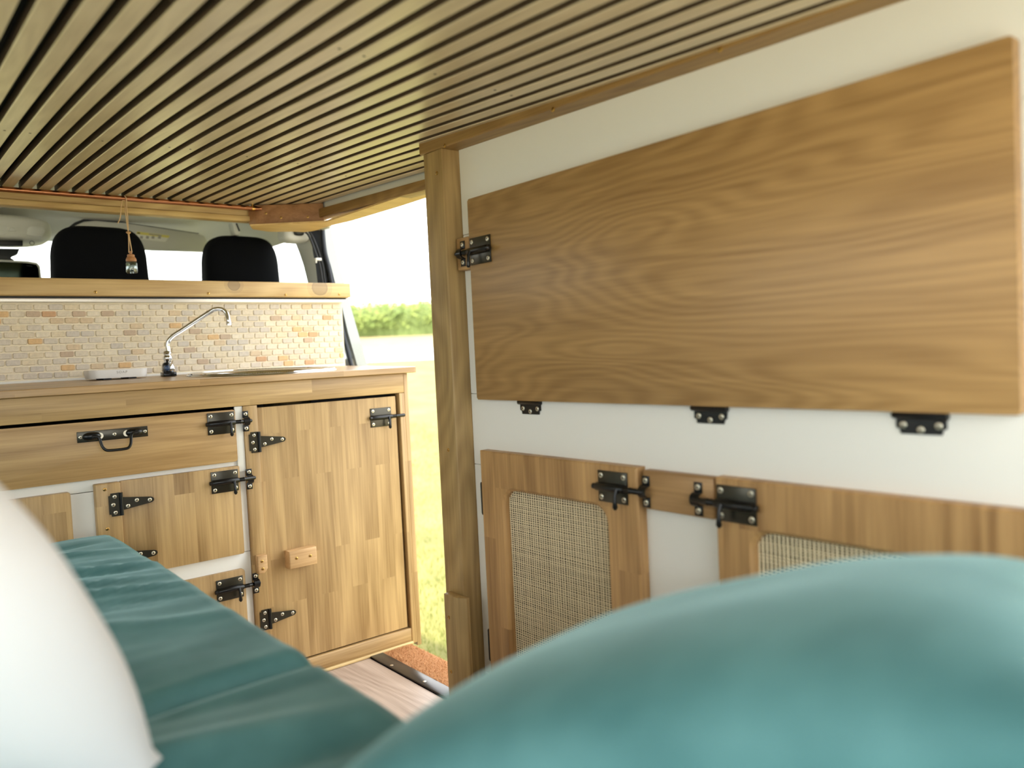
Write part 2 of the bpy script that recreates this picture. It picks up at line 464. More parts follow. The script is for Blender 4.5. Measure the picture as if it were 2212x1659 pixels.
# hardware, in its own frame: x right, z up, facing -y.  materials: 0 black, 1 steel, 2 slot, 3 plate
HW = ['black_metal', 'screw_steel', 'screw_slot', 'black_plate']
def add_screw(bm, x, z, y=0.0, r=0.0043):
    add_lathe(bm, [(r, 0.0), (r, 0.0006), (r * 0.75, 0.0012), (r * 0.45, 0.0013)], (x, y, z), n=12, mi=1, axis='y')
    add_lathe(bm, [(r * 0.42, 0.0), (r * 0.42, 0.00145)], (x, y, z), n=6, mi=2, axis='y')
def bolt_mesh(sgn=1, keeper=True):
    bm = bmesh.new()
    add_box(bm, -0.0305, 0.0305, -0.0022, 0.0, -0.0245, 0.0245, bev=0.0006, mi=3)
    # barrel pressed out of the plate, slotted
    add_tube(bm, [(sgn * x, -0.0075, 0) for x in (-0.0295, -0.028, 0.028, 0.0295)], 0.0062, 14, radii=[0.0052, 0.0062, 0.0062, 0.0052])
    add_box(bm, -0.0285, 0.0285, -0.0075, -0.001, -0.0062, 0.0062, bev=0.0008)
    # sliding bolt
    add_tube(bm, [(sgn * x, -0.0078, 0) for x in (-0.0365, -0.0355, 0.040, 0.0415, 0.043, 0.066, 0.0685)], 0.0045, 14,
             radii=[0.0030, 0.0045, 0.0045, 0.0052, 0.0043, 0.0043, 0.0030])
    # handle that hangs down
    xh = sgn * 0.0175
    add_tube(bm, [(xh, -0.012, 0.0), (xh, -0.0155, -0.008), (xh, -0.0165, -0.018), (xh, -0.0165, -0.027), (xh, -0.0165, -0.0305)], 0.003, 10,
             radii=[0.0034, 0.0028, 0.003, 0.0042, 0.002])
    for x in (-0.0235, 0.0235):
        for z in (-0.0170, 0.0170): add_screw(bm, x, z, -0.0022)
    return finish(bm, 'barrel_bolt', HW, smooth=True, angle=45)
def keeper_mesh():
    bm = bmesh.new()
    add_box(bm, -0.0068, 0.0068, -0.0018, 0, 0.0085, 0.0235, bev=0.0004)
    add_box(bm, -0.0068, 0.0068, -0.0018, 0, -0.0235, -0.0085, bev=0.0004)
    n = 10; pts = []
    for r in (0.0098, 0.0080):
        row = [(r * math.cos(PI * k / n), r * math.sin(PI * k / n)) for k in range(n + 1)]
        pts += row if r > 0.009 else row[::-1]
    # half loop around the bolt
    A, B = [], []
    for (z, y) in pts:
        A.append(bm.verts.new((-0.0068, -0.0030 - y * 1.05, z))); B.append(bm.verts.new((0.0068, -0.0030 - y * 1.05, z)))
    m = len(pts)
    for i in range(m): bm.faces.new((A[i], A[(i + 1) % m], B[(i + 1) % m], B[i]))
    for i in range(n):
        bm.faces.new((A[i], A[m - 1 - i], A[m - 2 - i], A[i + 1])); bm.faces.new((B[i + 1], B[m - 2 - i], B[m - 1 - i], B[i]))
    for z in (-0.0165, 0.0165): add_screw(bm, 0, z, -0.0018)
    return finish(bm, 'bolt_keeper', HW, smooth=True, angle=45)
def thinge_mesh():
    bm = bmesh.new()
    leaf = [(-0.0235, -0.019), (-0.0195, -0.0195), (-0.019, -0.0242), (-0.002, -0.0242), (-0.002, 0.0242), (-0.019, 0.0242), (-0.0195, 0.0195), (-0.0235, 0.019)]
    add_prism(bm, leaf, -0.0022, 0.0, 'y', mi=3)
    strap = [(0.002, -0.0135), (0.058, -0.0062), (0.0615, -0.0050), (0.0640, -0.0022), (0.0645, 0.0), (0.0640, 0.0022), (0.0615, 0.0050), (0.058, 0.0062), (0.002, 0.0135)]
    add_prism(bm, strap, -0.0022, 0.0, 'y', mi=3)
    add_tube(bm, [(0, -0.0035, -0.0238), (0, -0.0035, 0.0238)], 0.0035, 12)
    add_box(bm, -0.004, 0.003, -0.003, 0, -0.0235, 0.0235)
    for x, z in ((-0.012, 0.0165), (-0.0155, 0.0), (-0.012, -0.0165), (0.0125, -0.0062), (0.030, 0.0032), (0.0555, 0.0)): add_screw(bm, x, z, -0.0022, 0.0040)
    return finish(bm, 't_hinge', HW, smooth=True, angle=45)
def butt_mesh():
    bm = bmesh.new()
    poly = [(-0.027, 0), (0.027, 0), (0.027, -0.0125), (0.023, -0.0140), (0.022, -0.0195), (-0.022, -0.0195), (-0.023, -0.0140), (-0.027, -0.0125)]
    add_prism(bm, poly, -0.0022, 0.0, 'y', mi=0)
    add_tube(bm, [(x, -0.0035, 0.0015) for x in (-0.0305, -0.029, 0.029, 0.0295)], 0.0042, 12, radii=[0.003, 0.0042, 0.0042, 0.0042])
    for x, z in ((-0.019, -0.0095), (0.0, -0.0145), (0.019, -0.0095)): add_screw(bm, x, z, -0.0022, 0.0040)
    return finish(bm, 'butt_hinge', HW, smooth=True, angle=45)
def edge_hinge_mesh():
    bm = bmesh.new()
    poly = [(-0.002, -0.028), (0.0, -0.031), (0.003, -0.031), (0.003, 0.031), (0.0, 0.031), (-0.002, 0.028)]
    add_prism(bm, poly, -0.016, 0.0, 'y', mi=0)
    add_tube(bm, [(-0.001, -0.004, -0.028), (-0.001, -0.004, 0.028)], 0.0036, 10)
    add_lathe(bm, [(0.003, 0), (0.003, 0.001)], (-0.003, -0.010, 0.0), n=8, mi=1, axis='y')
    return finish(bm, 'edge_hinge', HW, smooth=True, angle=45)
def handle_mesh():
    bm = bmesh.new()
    add_box(bm, -0.0675, 0.0675, -0.002, 0, -0.011, 0.011, bev=0.0005, mi=3)
    for s in (-1, 1):
        superellipsoid(bm, (s * 0.0405, -0.0015, 0.0), 0.0175, 0.0100, 0.0088, 0.9, 0.9, 20, 12, mi=0)
        add_screw(bm, s * 0.0615, 0.0, -0.002, 0.0036)
        add_lathe(bm, [(0.0066, 0), (0.0066, 0.0012)], (s * 0.0255, -0.002, -0.0005), n=14, mi=1, axis='y')
    add_screw(bm, 0.002, 0.0, -0.002, 0.0036)
    path = [(-0.042, -0.010, -0.001), (-0.033, -0.012, -0.001), (-0.0285, -0.0135, -0.006), (-0.026, -0.018, -0.020), (-0.021, -0.021, -0.0285), (-0.012, -0.022, -0.031),
            (0.015, -0.022, -0.031), (0.024, -0.021, -0.0285), (0.029, -0.018, -0.020), (0.0315, -0.0135, -0.006), (0.036, -0.012, -0.001), (0.044, -0.010, -0.001)]
    add_tube(bm, smooth_path(path, 4), 0.0029, 10)
    return finish(bm, 'pull_handle', HW, smooth=True, angle=45)
BOLT_R, BOLT_L, KEEP, THINGE, BUTT, EHINGE, HANDLE = bolt_mesh(1), bolt_mesh(-1), keeper_mesh(), thinge_mesh(), butt_mesh(), edge_hinge_mesh(), handle_mesh()
RW = (0, 0, -PI / 2)     # hardware turned to face into the van from the right-hand side
def screw_mesh():
    bm = bmesh.new()
    add_lathe(bm, [(0.0036, -0.001), (0.0036, 0.0006), (0.0026, 0.0012)], (0, 0, 0), n=12, mi=0, axis='y')
    add_lathe(bm, [(0.0013, 0.0), (0.0013, 0.0014)], (0, 0, 0), n=6, mi=1, axis='y')
    return finish(bm, 'screw', ['brass', 'screw_slot'], smooth=True, angle=45)
SCREW = screw_mesh()
def screw(parent, loc, rot=None):
    return link('screw', SCREW, parent, loc, rot)

# ------------------------------------------------------------------ profile of the ceiling along the van
PROF = [(-0.40, 1.090), (0.0, 1.110), (0.50, 1.133), (0.75, 1.1435), (1.0, 1.157), (1.30, 1.175), (1.60, 1.190), (1.90, 1.2025), (2.22, 1.2130), (2.6, 1.222)]
def zceil(y):
    for (a, za), (b, zb) in zip(PROF[:-1], PROF[1:]):
        if y <= b:
            t = (y - a) / (b - a); return za + (zb - za) * t
    return PROF[-1][1]
def zceil_s(y):
    return (zceil(y - 0.12) + zceil(y) + zceil(y + 0.12)) / 3
Y_BACK, Y_FRONT = -0.22, 2.232

# ------------------------------------------------------------------ structure: floor, ceiling, walls, van shell
floor = struct('floor', (lambda bm: (add_box(bm, -0.62, 0.952, -0.25, 2.2, -0.05, -0.006), finish(bm, 'floor', 'backing_dark'))[1])(bmesh.new()))
pw = 0.176
k = 0
x = -0.62
bm = bmesh.new(); add_box(bm, 0, pw - 0.0012, -0.25, 2.2, -0.006, 0.0, bev=0.0008, seg=1)
PLANK = finish(bm, 'plank', 'laminate')
while x < 0.9:
    link('plank', PLANK, floor, (x + 0.0, 0, 0)) if x + pw < 0.955 else None
    x += pw
bm = bmesh.new(); add_box(bm, x - pw + 0.0, 0.9515, -0.25, 2.2, -0.006, 0.0, bev=0.0008, seg=1)
if x - pw < 0.94: link('plank', finish(bm, 'plank', 'laminate'), floor)

# ceiling backing follows the slats
bm = bmesh.new()
ys = [Y_BACK + (Y_FRONT + 0.01 - Y_BACK) * i / 20 for i in range(21)]
rows = []
for y in ys:
    z = zceil_s(y) + 0.0185
    rows.append([bm.verts.new(p) for p in ((-0.62, y, z), (1.06, y, z + 0.008), (1.06, y, z + 0.02), (-0.62, y, z + 0.012))])
for a, b2 in zip(rows[:-1], rows[1:]):
    for i in range(4): bm.faces.new((a[i], a[(i + 1) % 4], b2[(i + 1) % 4], b2[i]))
bm.faces.new(rows[0][::-1]); bm.faces.new(rows[-1])
ceiling = struct('ceiling', finish(bm, 'ceiling', 'backing_dark'))
SW, SP, ST = 0.0238, 0.0381, 0.0165
bm = bmesh.new()
ys = [Y_BACK + (Y_FRONT - Y_BACK) * i / 22 for i in range(23)]
rows = []
for y in ys:
    z = zceil_s(y); c = 0.0012
    rows.append([bm.verts.new(p) for p in ((-SW + c, y, z), (-c, y, z), (0, y, z + c), (0, y, z + ST), (-SW, y, z + ST), (-SW, y, z + c))])
for a, b2 in zip(rows[:-1], rows[1:]):
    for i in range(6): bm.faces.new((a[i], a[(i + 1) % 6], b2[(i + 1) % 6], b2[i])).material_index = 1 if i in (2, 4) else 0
bm.faces.new(rows[0][::-1]); bm.faces.new(rows[-1])
SLAT = finish(bm, 'slat', ['slat_wood', 'slat_edge_shade'])
xr = 0.301 - SP * 23
while xr < 1.045:
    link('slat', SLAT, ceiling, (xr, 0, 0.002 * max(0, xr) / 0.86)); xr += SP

def on_ceiling(px, py):
    z = 1.17
    for _ in range(12):
        v = onZ(px, py, z); z = zceil_s(v.y) + 0.002 * max(0, v.x) / 0.86
    return onZ(px, py, z)
bm = bmesh.new(); add_lathe(bm, [(0.0022, 0.0008), (0.0022, -0.0003), (0.0012, -0.0005)], (0, 0, 0), 10)
NAIL = finish(bm, 'nail', 'screw_slot')
for px, py in ((12, 282), (67, 288), (217, 304), (357, 317), (407, 322), (530, 338), (640, 353), (683, 362), (745, 380), (728, 104), (785, 121), (940, 160), (1076, 196), (1122, 210)):
    v = on_ceiling(px, py)
    kk = round((v.x + SW / 2 - 0.301) / SP); v.x = 0.301 + kk * SP - SW / 2      # nails sit in the middle of a slat
    link('nail', NAIL, ceiling, v)

# right-hand side body behind the cupboards, unseen left-hand side with a window added to let daylight in, roof skin
bm = bmesh.new()
add_box(bm, 1.03, 1.10, -0.25, 1.26, -0.3, 1.30); add_box(bm, 0.905, 1.03, 1.20, 1.26, -0.01, 1.17); add_box(bm, 0.952, 1.10, -0.25, 1.20, -0.3, -0.012)
struct('wall_right', finish(bm, 'wall_right', 'van_paint'))
bm = bmesh.new()
add_box(bm, -0.68, -0.62, -0.25, 0.15, -0.3, 1.30); add_box(bm, -0.68, -0.62, 1.45, 2.3, -0.3, 1.30)
add_box(bm, -0.68, -0.62, 0.15, 1.45, -0.3, 0.62); add_box(bm, -0.68, -0.62, 0.15, 1.45, 1.06, 1.30)
wall_left = struct('wall_left', finish(bm, 'wall_left', 'white_board'))
win = struct('added_window', (lambda b: (add_box(b, -0.655, -0.650, 0.15, 1.45, 0.62, 1.06), finish(b, 'added_window', 'pane_glass'))[1])(bmesh.new()))
bm = bmesh.new(); add_box(bm, -0.74, 1.16, -0.30, 2.95, 1.30, 1.36, bev=0.02)
struct('roof', finish(bm, 'roof', 'van_paint'))
bm = bmesh.new(); add_box(bm, 0.952, 1.076, 1.20, 2.30, -0.36, -0.013, bev=0.004)
struct('van_sill', finish(bm, 'van_sill', 'van_paint'))

# lining above the sliding door and the header rail below it
A0, A1 = onX(921, 368, 1.04), onX(697, 437, 1.04)
bm = bmesh.new()
p = [(1.20, zceil_s(1.2) + 0.03), (2.22, zceil_s(2.2) + 0.03), (2.22, 1.18), (1.20, 1.150)]
add_prism(bm, p, 1.036, 1.048, 'x')
struct('wall_cove', finish(bm, 'wall_cove', 'white_board'))
t3 = prism('trim_3', [(1.24, 1.172 - 0.0135), (2.20, 1.2005), (2.20, 1.1755), (1.24, 1.148 - 0.0135)], 1.020, 1.060, 'x', 'pine_batten', bev=0.002)
t3['kind'] = 'structure'
gp = [onZ(px, py, 1.152) for px, py in ((540, 488), (546, 495.6), (580, 500.5), (599, 501), (632, 500.5), (655, 501.5), (672, 500), (686, 497), (699, 492), (719, 486.5), (760, 477))]
poly = [(v.x, v.y) for v in gp] + [(1.088, 1.75), (1.088, 1.30), (1.03, 1.30), (1.022, 2.04), (0.885, 2.155)]
g = prism('trim_4', poly, 1.152, 1.1565, 'z', 'pine_gusset'); g['kind'] = 'structure'

# front wall: tiled splashback below the ledge
bm = bmesh.new(); add_box(bm, -0.62, 1.142, 2.2035, 2.225, 0.0, 0.947)
splash = struct('wall_front', finish(bm, 'wall_front', 'grout'))
TP, TR = 0.0327, 0.01655
def tile_mesh(w, seed):
    bm = bmesh.new(); rnd = random.Random(seed)
    n = TR - 0.0027
    hw, hh = w / 2, n / 2
    def loop(ins, y):
        pts = []
        c = 0.0022 - ins * 0.6
        for sx, sz in ((1, 1), (-1, 1), (-1, -1), (1, -1)):
            q = [(sx * (hw - ins), sz * (hh - ins - c)), (sx * (hw - ins - c), sz * (hh - ins))]
            if sx * sz < 0: q = q[::-1]
            pts += [bm.verts.new((a + rnd.uniform(-.00025, .00025), y, b + rnd.uniform(-.00025, .00025))) for a, b in q]
        return pts
    a, b2, c2 = loop(0, 0.0), loop(0.0002, -0.0022), loop(0.0011, -0.0032)
    for u, v in ((a, b2), (b2, c2)):
        for i in range(8): bm.faces.new((u[i], u[(i + 1) % 8], v[(i + 1) % 8], v[i]))
    bm.faces.new(c2)
    return finish(bm, 'tile', 'travertine')
TILES = [tile_mesh(TP - 0.0029, i) for i in range(5)]
HALF = tile_mesh(TP / 2 - 0.0029, 9)
rr = random.Random(3)
zt0 = 0.9365
rest = bmesh.new()
for r in range(12):
    zc_ = zt0 - TR * (r + 0.5)
    if zc_ - TR / 2 < 0.7485 - TR * 0.55: break
    xoff = 1.1395 - (TP / 2 if r % 2 else 0.0)
    if r % 2: link('tile', HALF, splash, (1.1395 - TP / 4, 2.2035, zc_))
    for c in range(36):
        xc = xoff - TP * (c + 0.5)
        if xc > 0.236:
            link('tile', rr.choice(TILES), splash, (xc + rr.uniform(-.0004, .0004), 2.2035, zc_ + rr.uniform(-.0003, .0003)))
        elif xc > -0.6:
            add_box(rest, xc - TP / 2 + .0012, xc + TP / 2 - .0012, 2.2003, 2.2035, zc_ - TR / 2 + .001, zc_ + TR / 2 - .001)
o = link('tile_field', finish(rest, 'tile_field', 'travertine'), splash); o['kind'] = 'stuff'

# post and batten at the corner of the cupboards
post = struct('trim_1', (lambda b: (add_box(b, 0.858, 0.905, 1.226, 1.279, 0.0, 1.1535, bev=0.0025), add_box(b, 0.861, 0.905, 1.280, 1.292, 0.0, 1.1550, bev=0.0015), finish(b, 'trim_1', 'pine_post', smooth=True, angle=50))[2])(bmesh.new()))
bm = bmesh.new(); ys = [-0.22 + 1.52 * i / 12 for i in range(13)]; rows = []
for y in ys:
    zt = zceil_s(y) + 0.012; zb = 1.131 + (y - 0.5) * 0.0305; c = 0.002
    rows.append([bm.verts.new(p) for p in ((0.858 + c, y, zb), (0.92, y, zb), (0.92, y, zt), (0.858, y, zt), (0.858, y, zb + c))])
for a, b2 in zip(rows[:-1], rows[1:]):
    for i in range(5): bm.faces.new((a[i], a[(i + 1) % 5], b2[(i + 1) % 5], b2[i]))
bm.faces.new(rows[0][::-1]); bm.faces.new(rows[-1])
batten = struct('trim_2', finish(bm, 'trim_2', 'pine_batten'))
for px, py in ((1194, 237), (1555, 107), (960, 315)):
    v = onX(px, py, 0.8575); screw(batten, v, RW)
for px, py in ((943, 374), (968, 972)):
    v = onX(px, py, 0.8575); screw(post, v, RW)
blk = thing('post_block', 'upright oak block with a sawn top screwed low on the door post', 'wood block', (0.85, 1.24, 0))
prism('block', [(0.840, 1.226), (0.840, 1.268), (0.858, 1.272), (0.858, 1.209), (0.852, 1.209)], 0.0, 0.305, 'z', 'pine_post', blk, bev=0.0012)
for px, py in ((969, 1334), (974, 1451)): screw(blk, onX(px, py, 0.8395), RW)

# ------------------------------------------------------------------ kitchen cabinet
YF = 1.800
kit = thing('kitchen_cabinet', 'oak fronted kitchen cabinet with black ironmongery under the worktop', 'cabinet', (0.5, 1.9, 0))
box('fascia_rail', (-0.60, 1.100, YF, YF + 0.018, 0.6712, 0.7225), 'oak_front_h', kit, bev=0.0012)
stile = box('stile', (0.6676, 0.7005, YF, YF + 0.022, 0.0425, 0.6705), 'oak_front_v', kit, bev=0.0012)
box('stile', (1.0845, 1.1000, YF, YF + 0.022, 0.0, 0.6705), 'oak_front_v', kit, bev=0.0012)
box('side_panel', (1.1005, 1.1133, YF + 0.001, 2.198, -0.010, 0.7225), 'oak_side', kit, bev=0.001)
kick = box('kickboard', (-0.60, 1.084, YF + 0.001, YF + 0.019, 0.0005, 0.0420), 'oak_front_h', kit, bev=0.0015)
box('kick_bead', (-0.60, 1.084, YF - 0.008, YF + 0.0005, 0.0005, 0.008), 'pine_beam', kit, bev=0.002)
for z0, z1 in ((0.0425, 0.332), (0.3325, 0.5195), (0.5200, 0.6580)):
    box('white_board', (-0.60, 0.6670, YF + 0.010, YF + 0.022, z0 + 0.0004, z1 - 0.0004), 'white_board', kit, bev=0.0006)
box('carcass_back', (-0.60, 1.100, YF + 0.36, YF + 0.37, 0.0425, 0.70), 'backing_dark', kit)
box('carcass_shelf', (0.702, 1.0840, YF + 0.045, YF + 0.05, 0.0425, 0.70), 'backing_dark', kit)
box('white_board', (0.6490, 0.6670, YF + 0.004, YF + 0.0098, 0.52, 0.6705), 'white_board', kit, bev=0.0006)
drawer = prism('drawer', rounded_rect(0.134, 0.6480, 0.5455, 0.6645, 0.005), YF + 0.000, YF + 0.0185, 'y', 'oak_drawer', kit, bev=0.0016)
link('pull_handle', HANDLE, drawer, (0.3912, YF - 0.0001, 0.6345))
link('barrel_bolt', BOLT_R, drawer, (0.6150, YF - 0.0001, 0.6362))
link('bolt_keeper', KEEP, stile, (0.6712, YF - 0.0001, 0.6355))
link('bolt_keeper', KEEP, stile, (0.6712, YF - 0.0001, 0.5010))
link('bolt_keeper', KEEP, stile, (0.6712, YF - 0.0001, 0.2570))
d2 = prism('cupboard_door', rounded_rect(0.3972, 0.6490, 0.3325, 0.5350, 0.003), YF - 0.003, YF + 0.0095, 'y', 'oak_front_v', kit, bev=0.0014)
d2['label'] = 'small oak cupboard door above the green cushion'
link('barrel_bolt', BOLT_R, d2, (0.6140, YF - 0.0031, 0.5040))
link('t_hinge', THINGE, d2, (0.3945, YF - 0.0125, 0.4895))
link('t_hinge', THINGE, d2, (0.3945, YF - 0.0125, 0.3750))
bat = box('hinge_batten', (0.3480, 0.3955, YF - 0.012, YF + 0.0095, 0.3325, 0.5350), 'oak_front_v', kit, bev=0.002)
screw(bat, (0.3655, YF - 0.0122, 0.5235)); screw(bat, (0.3655, YF - 0.0122, 0.4415))
prism('cupboard_door', rounded_rect(0.075, 0.3036, 0.24, 0.5265, 0.004), YF - 0.008, YF + 0.0095, 'y', 'oak_front_v', kit, bev=0.0022)
d3 = prism('drawer', rounded_rect(0.340, 0.6485, 0.09, 0.2965, 0.008), YF + 0.002, YF + 0.0185, 'y', 'oak_front_v', kit, bev=0.001)
link('barrel_bolt', BOLT_R, d3, (0.6120, YF + 0.0019, 0.2570))
door = prism('cupboard_door', rounded_rect(0.7030, 1.0765, 0.0455, 0.6635, 0.001), YF + 0.008, YF + 0.026, 'y', 'oak_front_v', kit, bev=0.001)
door['label'] = 'tall oak cupboard door'
link('barrel_bolt', BOLT_R, door, (1.0300, YF + 0.0079, 0.6120))
link('t_hinge', THINGE, door, (0.7000, YF - 0.0001, 0.5845))
link('t_hinge', THINGE, door, (0.7000, YF - 0.0001, 0.1660))
kn = prism('knob_block', [(0.748, 0.276), (0.8175, 0.276), (0.8175, 0.318), (0.748, 0.318)], YF - 0.022, YF + 0.008, 'y', 'small_oak', door, bev=0.0025)
kn2 = prism('turn_block', [(0.6735, 0.280), (0.6880, 0.280), (0.6960, 0.290), (0.6960, 0.322), (0.6735, 0.322)], YF - 0.018, YF - 0.0002, 'y', 'small_oak', stile, bev=0.002)
for xx, zz in ((0.765, 0.300), (0.800, 0.299)): link('screw', SCREW, door, (xx, YF - 0.0222, zz))
for xx, zz in ((0.6825, 0.309), (0.6835, 0.291)): link('screw', SCREW, stile, (xx, YF - 0.0182, zz))
screw(kick, (0.7870, YF + 0.0008, 0.0285))
stile2 = [c for c in kit.children if c.name.startswith('stile')][1]

# ------------------------------------------------------------------ worktop, sink, tap, soap dish
TILT = 0.0085 / 0.41
def ztop(y): return 0.7385 + (y - 1.785) * TILT
SX, SY, SR = 0.795, 1.985, 0.168
bm = bmesh.new()
def rr_top():
    return [(-0.60, 1.787), (1.125, 1.787), (1.134, 1.790), (1.1372, 1.798), (1.1372, 2.198), (-0.60, 2.198)]
outer = [bm.verts.new((x, y, ztop(y))) for x, y in rr_top()]
inner = [bm.verts.new((SX + SR * math.cos(2 * PI * i / 48), SY + SR * math.sin(2 * PI * i / 48), ztop(SY + SR * math.sin(2 * PI * i / 48)))) for i in range(48)]
es = [bm.edges.new((outer[i], outer[(i + 1) % len(outer)])) for i in range(len(outer))] + [bm.edges.new((inner[i], inner[(i + 1) % 48])) for i in range(48)]
bmesh.ops.triangle_fill(bm, edges=es, use_beauty=True)
ret = bmesh.ops.extrude_face_region(bm, geom=list(bm.faces))
for v in ret['geom']:
    if isinstance(v, bmesh.types.BMVert): v.co.z -= 0.0155
worktop = link('worktop', finish(bm, 'worktop', 'oak_top', smooth=True, angle=30))
bv = worktop.modifiers.new('bevel', 'BEVEL'); bv.width = 0.0016; bv.segments = 2; bv.limit_method = 'ANGLE'; bv.angle_limit = math.radians(50)
tag(worktop, 'long oiled oak worktop with a rounded end, holding the round sink', 'worktop')
bm = bmesh.new(); add_box(bm, -0.60, 1.137, 2.1985, 2.2034, 0.7465, 0.7525, bev=0.0015)
o = link('sealant_bead', finish(bm, 'sealant_bead', 'white_board', smooth=True), splash)
sink = thing('sink', 'round stainless steel sink with a raised rim set in the worktop', 'sink', (SX, SY, ztop(SY)))
sink.rotation_euler = (math.atan(TILT), 0, 0)
bm = bmesh.new()
add_lathe(bm, [(SR + 0.017, 0.0004), (SR + 0.0165, 0.0022), (SR + 0.011, 0.0046), (SR + 0.004, 0.0040), (SR - 0.004, 0.0006), (SR - 0.0075, -0.006), (SR - 0.010, -0.05), (SR - 0.016, -0.095), (SR - 0.04, -0.112), (0.03, -0.118), (0.0, -0.119)], (0, 0, 0), 64, cap=False)
so = bpy.data.objects.new('bowl', finish(bm, 'bowl', 'stainless', smooth=True, angle=60)); COL.objects.link(so); so.parent = sink
bm = bmesh.new(); add_lathe(bm, [(0.024, -0.117), (0.024, -0.113), (0.018, -0.112), (0.004, -0.114)], (0, 0, 0), 24)
so = bpy.data.objects.new('drain', finish(bm, 'drain', 'chrome', smooth=True)); COL.objects.link(so); so.parent = sink
# folding lid rim seen as a second bright line
bm = bmesh.new(); add_tube(bm, [((SR + 0.012) * math.cos(a), (SR + 0.012) * math.sin(a), 0.0045) for a in [2 * PI * i / 64 for i in range(65)]], 0.0022, 8)
so = bpy.data.objects.new('rim_bead', finish(bm, 'rim_bead', 'chrome', smooth=True)); COL.objects.link(so); so.parent = sink

TX, TY = 0.594, 2.10
tap = thing('tap', 'chrome swan neck tap with a black and blue knob beside the sink', 'tap', (TX, TY, ztop(TY)))
zt = ztop(TY)
bm = bmesh.new()
add_box(bm, TX - 0.0155, TX + 0.0155, TY - 0.016, TY + 0.016, zt + 0.0002, zt + 0.011, bev=0.0015)
link('base', finish(bm, 'base', 'chrome_dark', smooth=True, angle=50), tap)
bm = bmesh.new()
superellipsoid(bm, (TX, TY, zt + 0.021), 0.0165, 0.0165, 0.0165, 1, 1, 24, 16)
add_lathe(bm, [(0.0085, 0.033), (0.0085, 0.040), (0.0112, 0.043), (0.0112, 0.050), (0.0085, 0.053), (0.0085, 0.056), (0.0105, 0.058), (0.0095, 0.063), (0.0062, 0.065)], (TX, TY, zt), 20)
link('body', finish(bm, 'body', 'chrome', smooth=True, angle=50), tap)
bm = bmesh.new()
add_prism(bm, rounded_rect(TX - 0.0165, TX - 0.0005, zt + 0.006, zt + 0.0355, 0.006, 5), TY - 0.0195, TY - 0.009, 'y', bev=0.001)
knob = link('knob', finish(bm, 'knob', 'chrome_dark', smooth=True, angle=50), tap)
bm = bmesh.new(); add_lathe(bm, [(0.0064, 0), (0.0064, 0.0016), (0.0050, 0.0022)], (TX - 0.0082, TY - 0.0195, zt + 0.0215), 20, axis='y')
link('cold_mark', finish(bm, 'cold_mark', 'tap_blue', smooth=True), knob)
sp = [onY(365, 765, 2.10), onY(362, 742, 2.10), onY(372, 727, 2.095), onY(395, 712, 2.085), onY(450, 676, 2.06), onY(466, 668, 2.05), onY(480, 669, 2.045), onY(489, 677, 2.04), onY(493, 690, 2.035), onY(494, 699, 2.035)]
bm = bmesh.new(); add_tube(bm, smooth_path(sp, 6), 0.0056, 14)
e = sp[-1]; add_lathe(bm, [(0.0064, -0.004), (0.0066, 0.003), (0.0058, 0.006)], (e.x, e.y, e.z), 14)
link('spout', finish(bm, 'spout', 'chrome', smooth=True, angle=60), tap)

DX, DY = 0.476, 2.118
zd = ztop(DY)
dish = thing('soap_dish', 'shallow white soap dish lettered SOAP on the worktop', 'soap dish', (DX, DY, zd))
bm = bmesh.new()
def dish_prof(p): return p
poly_o = rounded_rect(-0.066, 0.066, -0.043, 0.043, 0.020, 8)
def dloop(s, z): return [bm.verts.new((DX + a * s[0], DY + b * s[1], z)) for a, b in poly_o]
L0, L1, L2, L3, L4 = dloop((0.955, 0.94), zd + 0.0035), dloop((0.975, 0.965), zd + 0.0055), dloop((1, 1), zd + 0.0235), dloop((0.965, 0.95), zd + 0.0235), dloop((0.93, 0.9), zd + 0.012)
for u, v in ((L0, L1), (L1, L2), (L2, L3), (L3, L4)):
    for i in range(len(u)): bm.faces.new((u[i], u[(i + 1) % len(u)], v[(i + 1) % len(u)], v[i]))
bm.faces.new(L0[::-1]); bm.faces.new(L4)
body = link('bowl', finish(bm, 'bowl', 'dish_ceramic', smooth=True, angle=50), dish)
for dx in (-0.028, 0.028):
    for dy in (-0.034, 0.034):
        box('foot', (DX + dx - 0.009, DX + dx + 0.009, DY + dy - 0.005, DY + dy + 0.005, zd + 0.0001, zd + 0.0036), 'black_rubber', dish, bev=0.0006)
def text_mesh(s, size, mat, extrude=0.0002):
    cu = bpy.data.curves.new('txt', 'FONT'); cu.body = s; cu.size = size; cu.extrude = extrude; cu.align_x = 'CENTER'; cu.space_character = 1.25
    ob = bpy.data.objects.new('txt', cu); COL.objects.link(ob)
    dg = bpy.context.evaluated_depsgraph_get()
    me = bpy.data.meshes.new_from_object(ob.evaluated_get(dg))
    bpy.data.objects.remove(ob, do_unlink=True)
    me.materials.clear(); me.materials.append(MATS[mat])
    return me
yl = DY - 0.0431
o = link('lettering', text_mesh('SOAP', 0.0085, 'letter_grey'), dish, (DX + 0.004, yl + 0.0003, zd + 0.0140), (PI / 2 - 0.02, 0, 0))
o = link('lettering', text_mesh('-  -  -  -  -  -  -', 0.003, 'letter_grey'), dish, (DX + 0.004, yl + 0.0003, zd + 0.0100), (PI / 2 - 0.02, 0, 0))

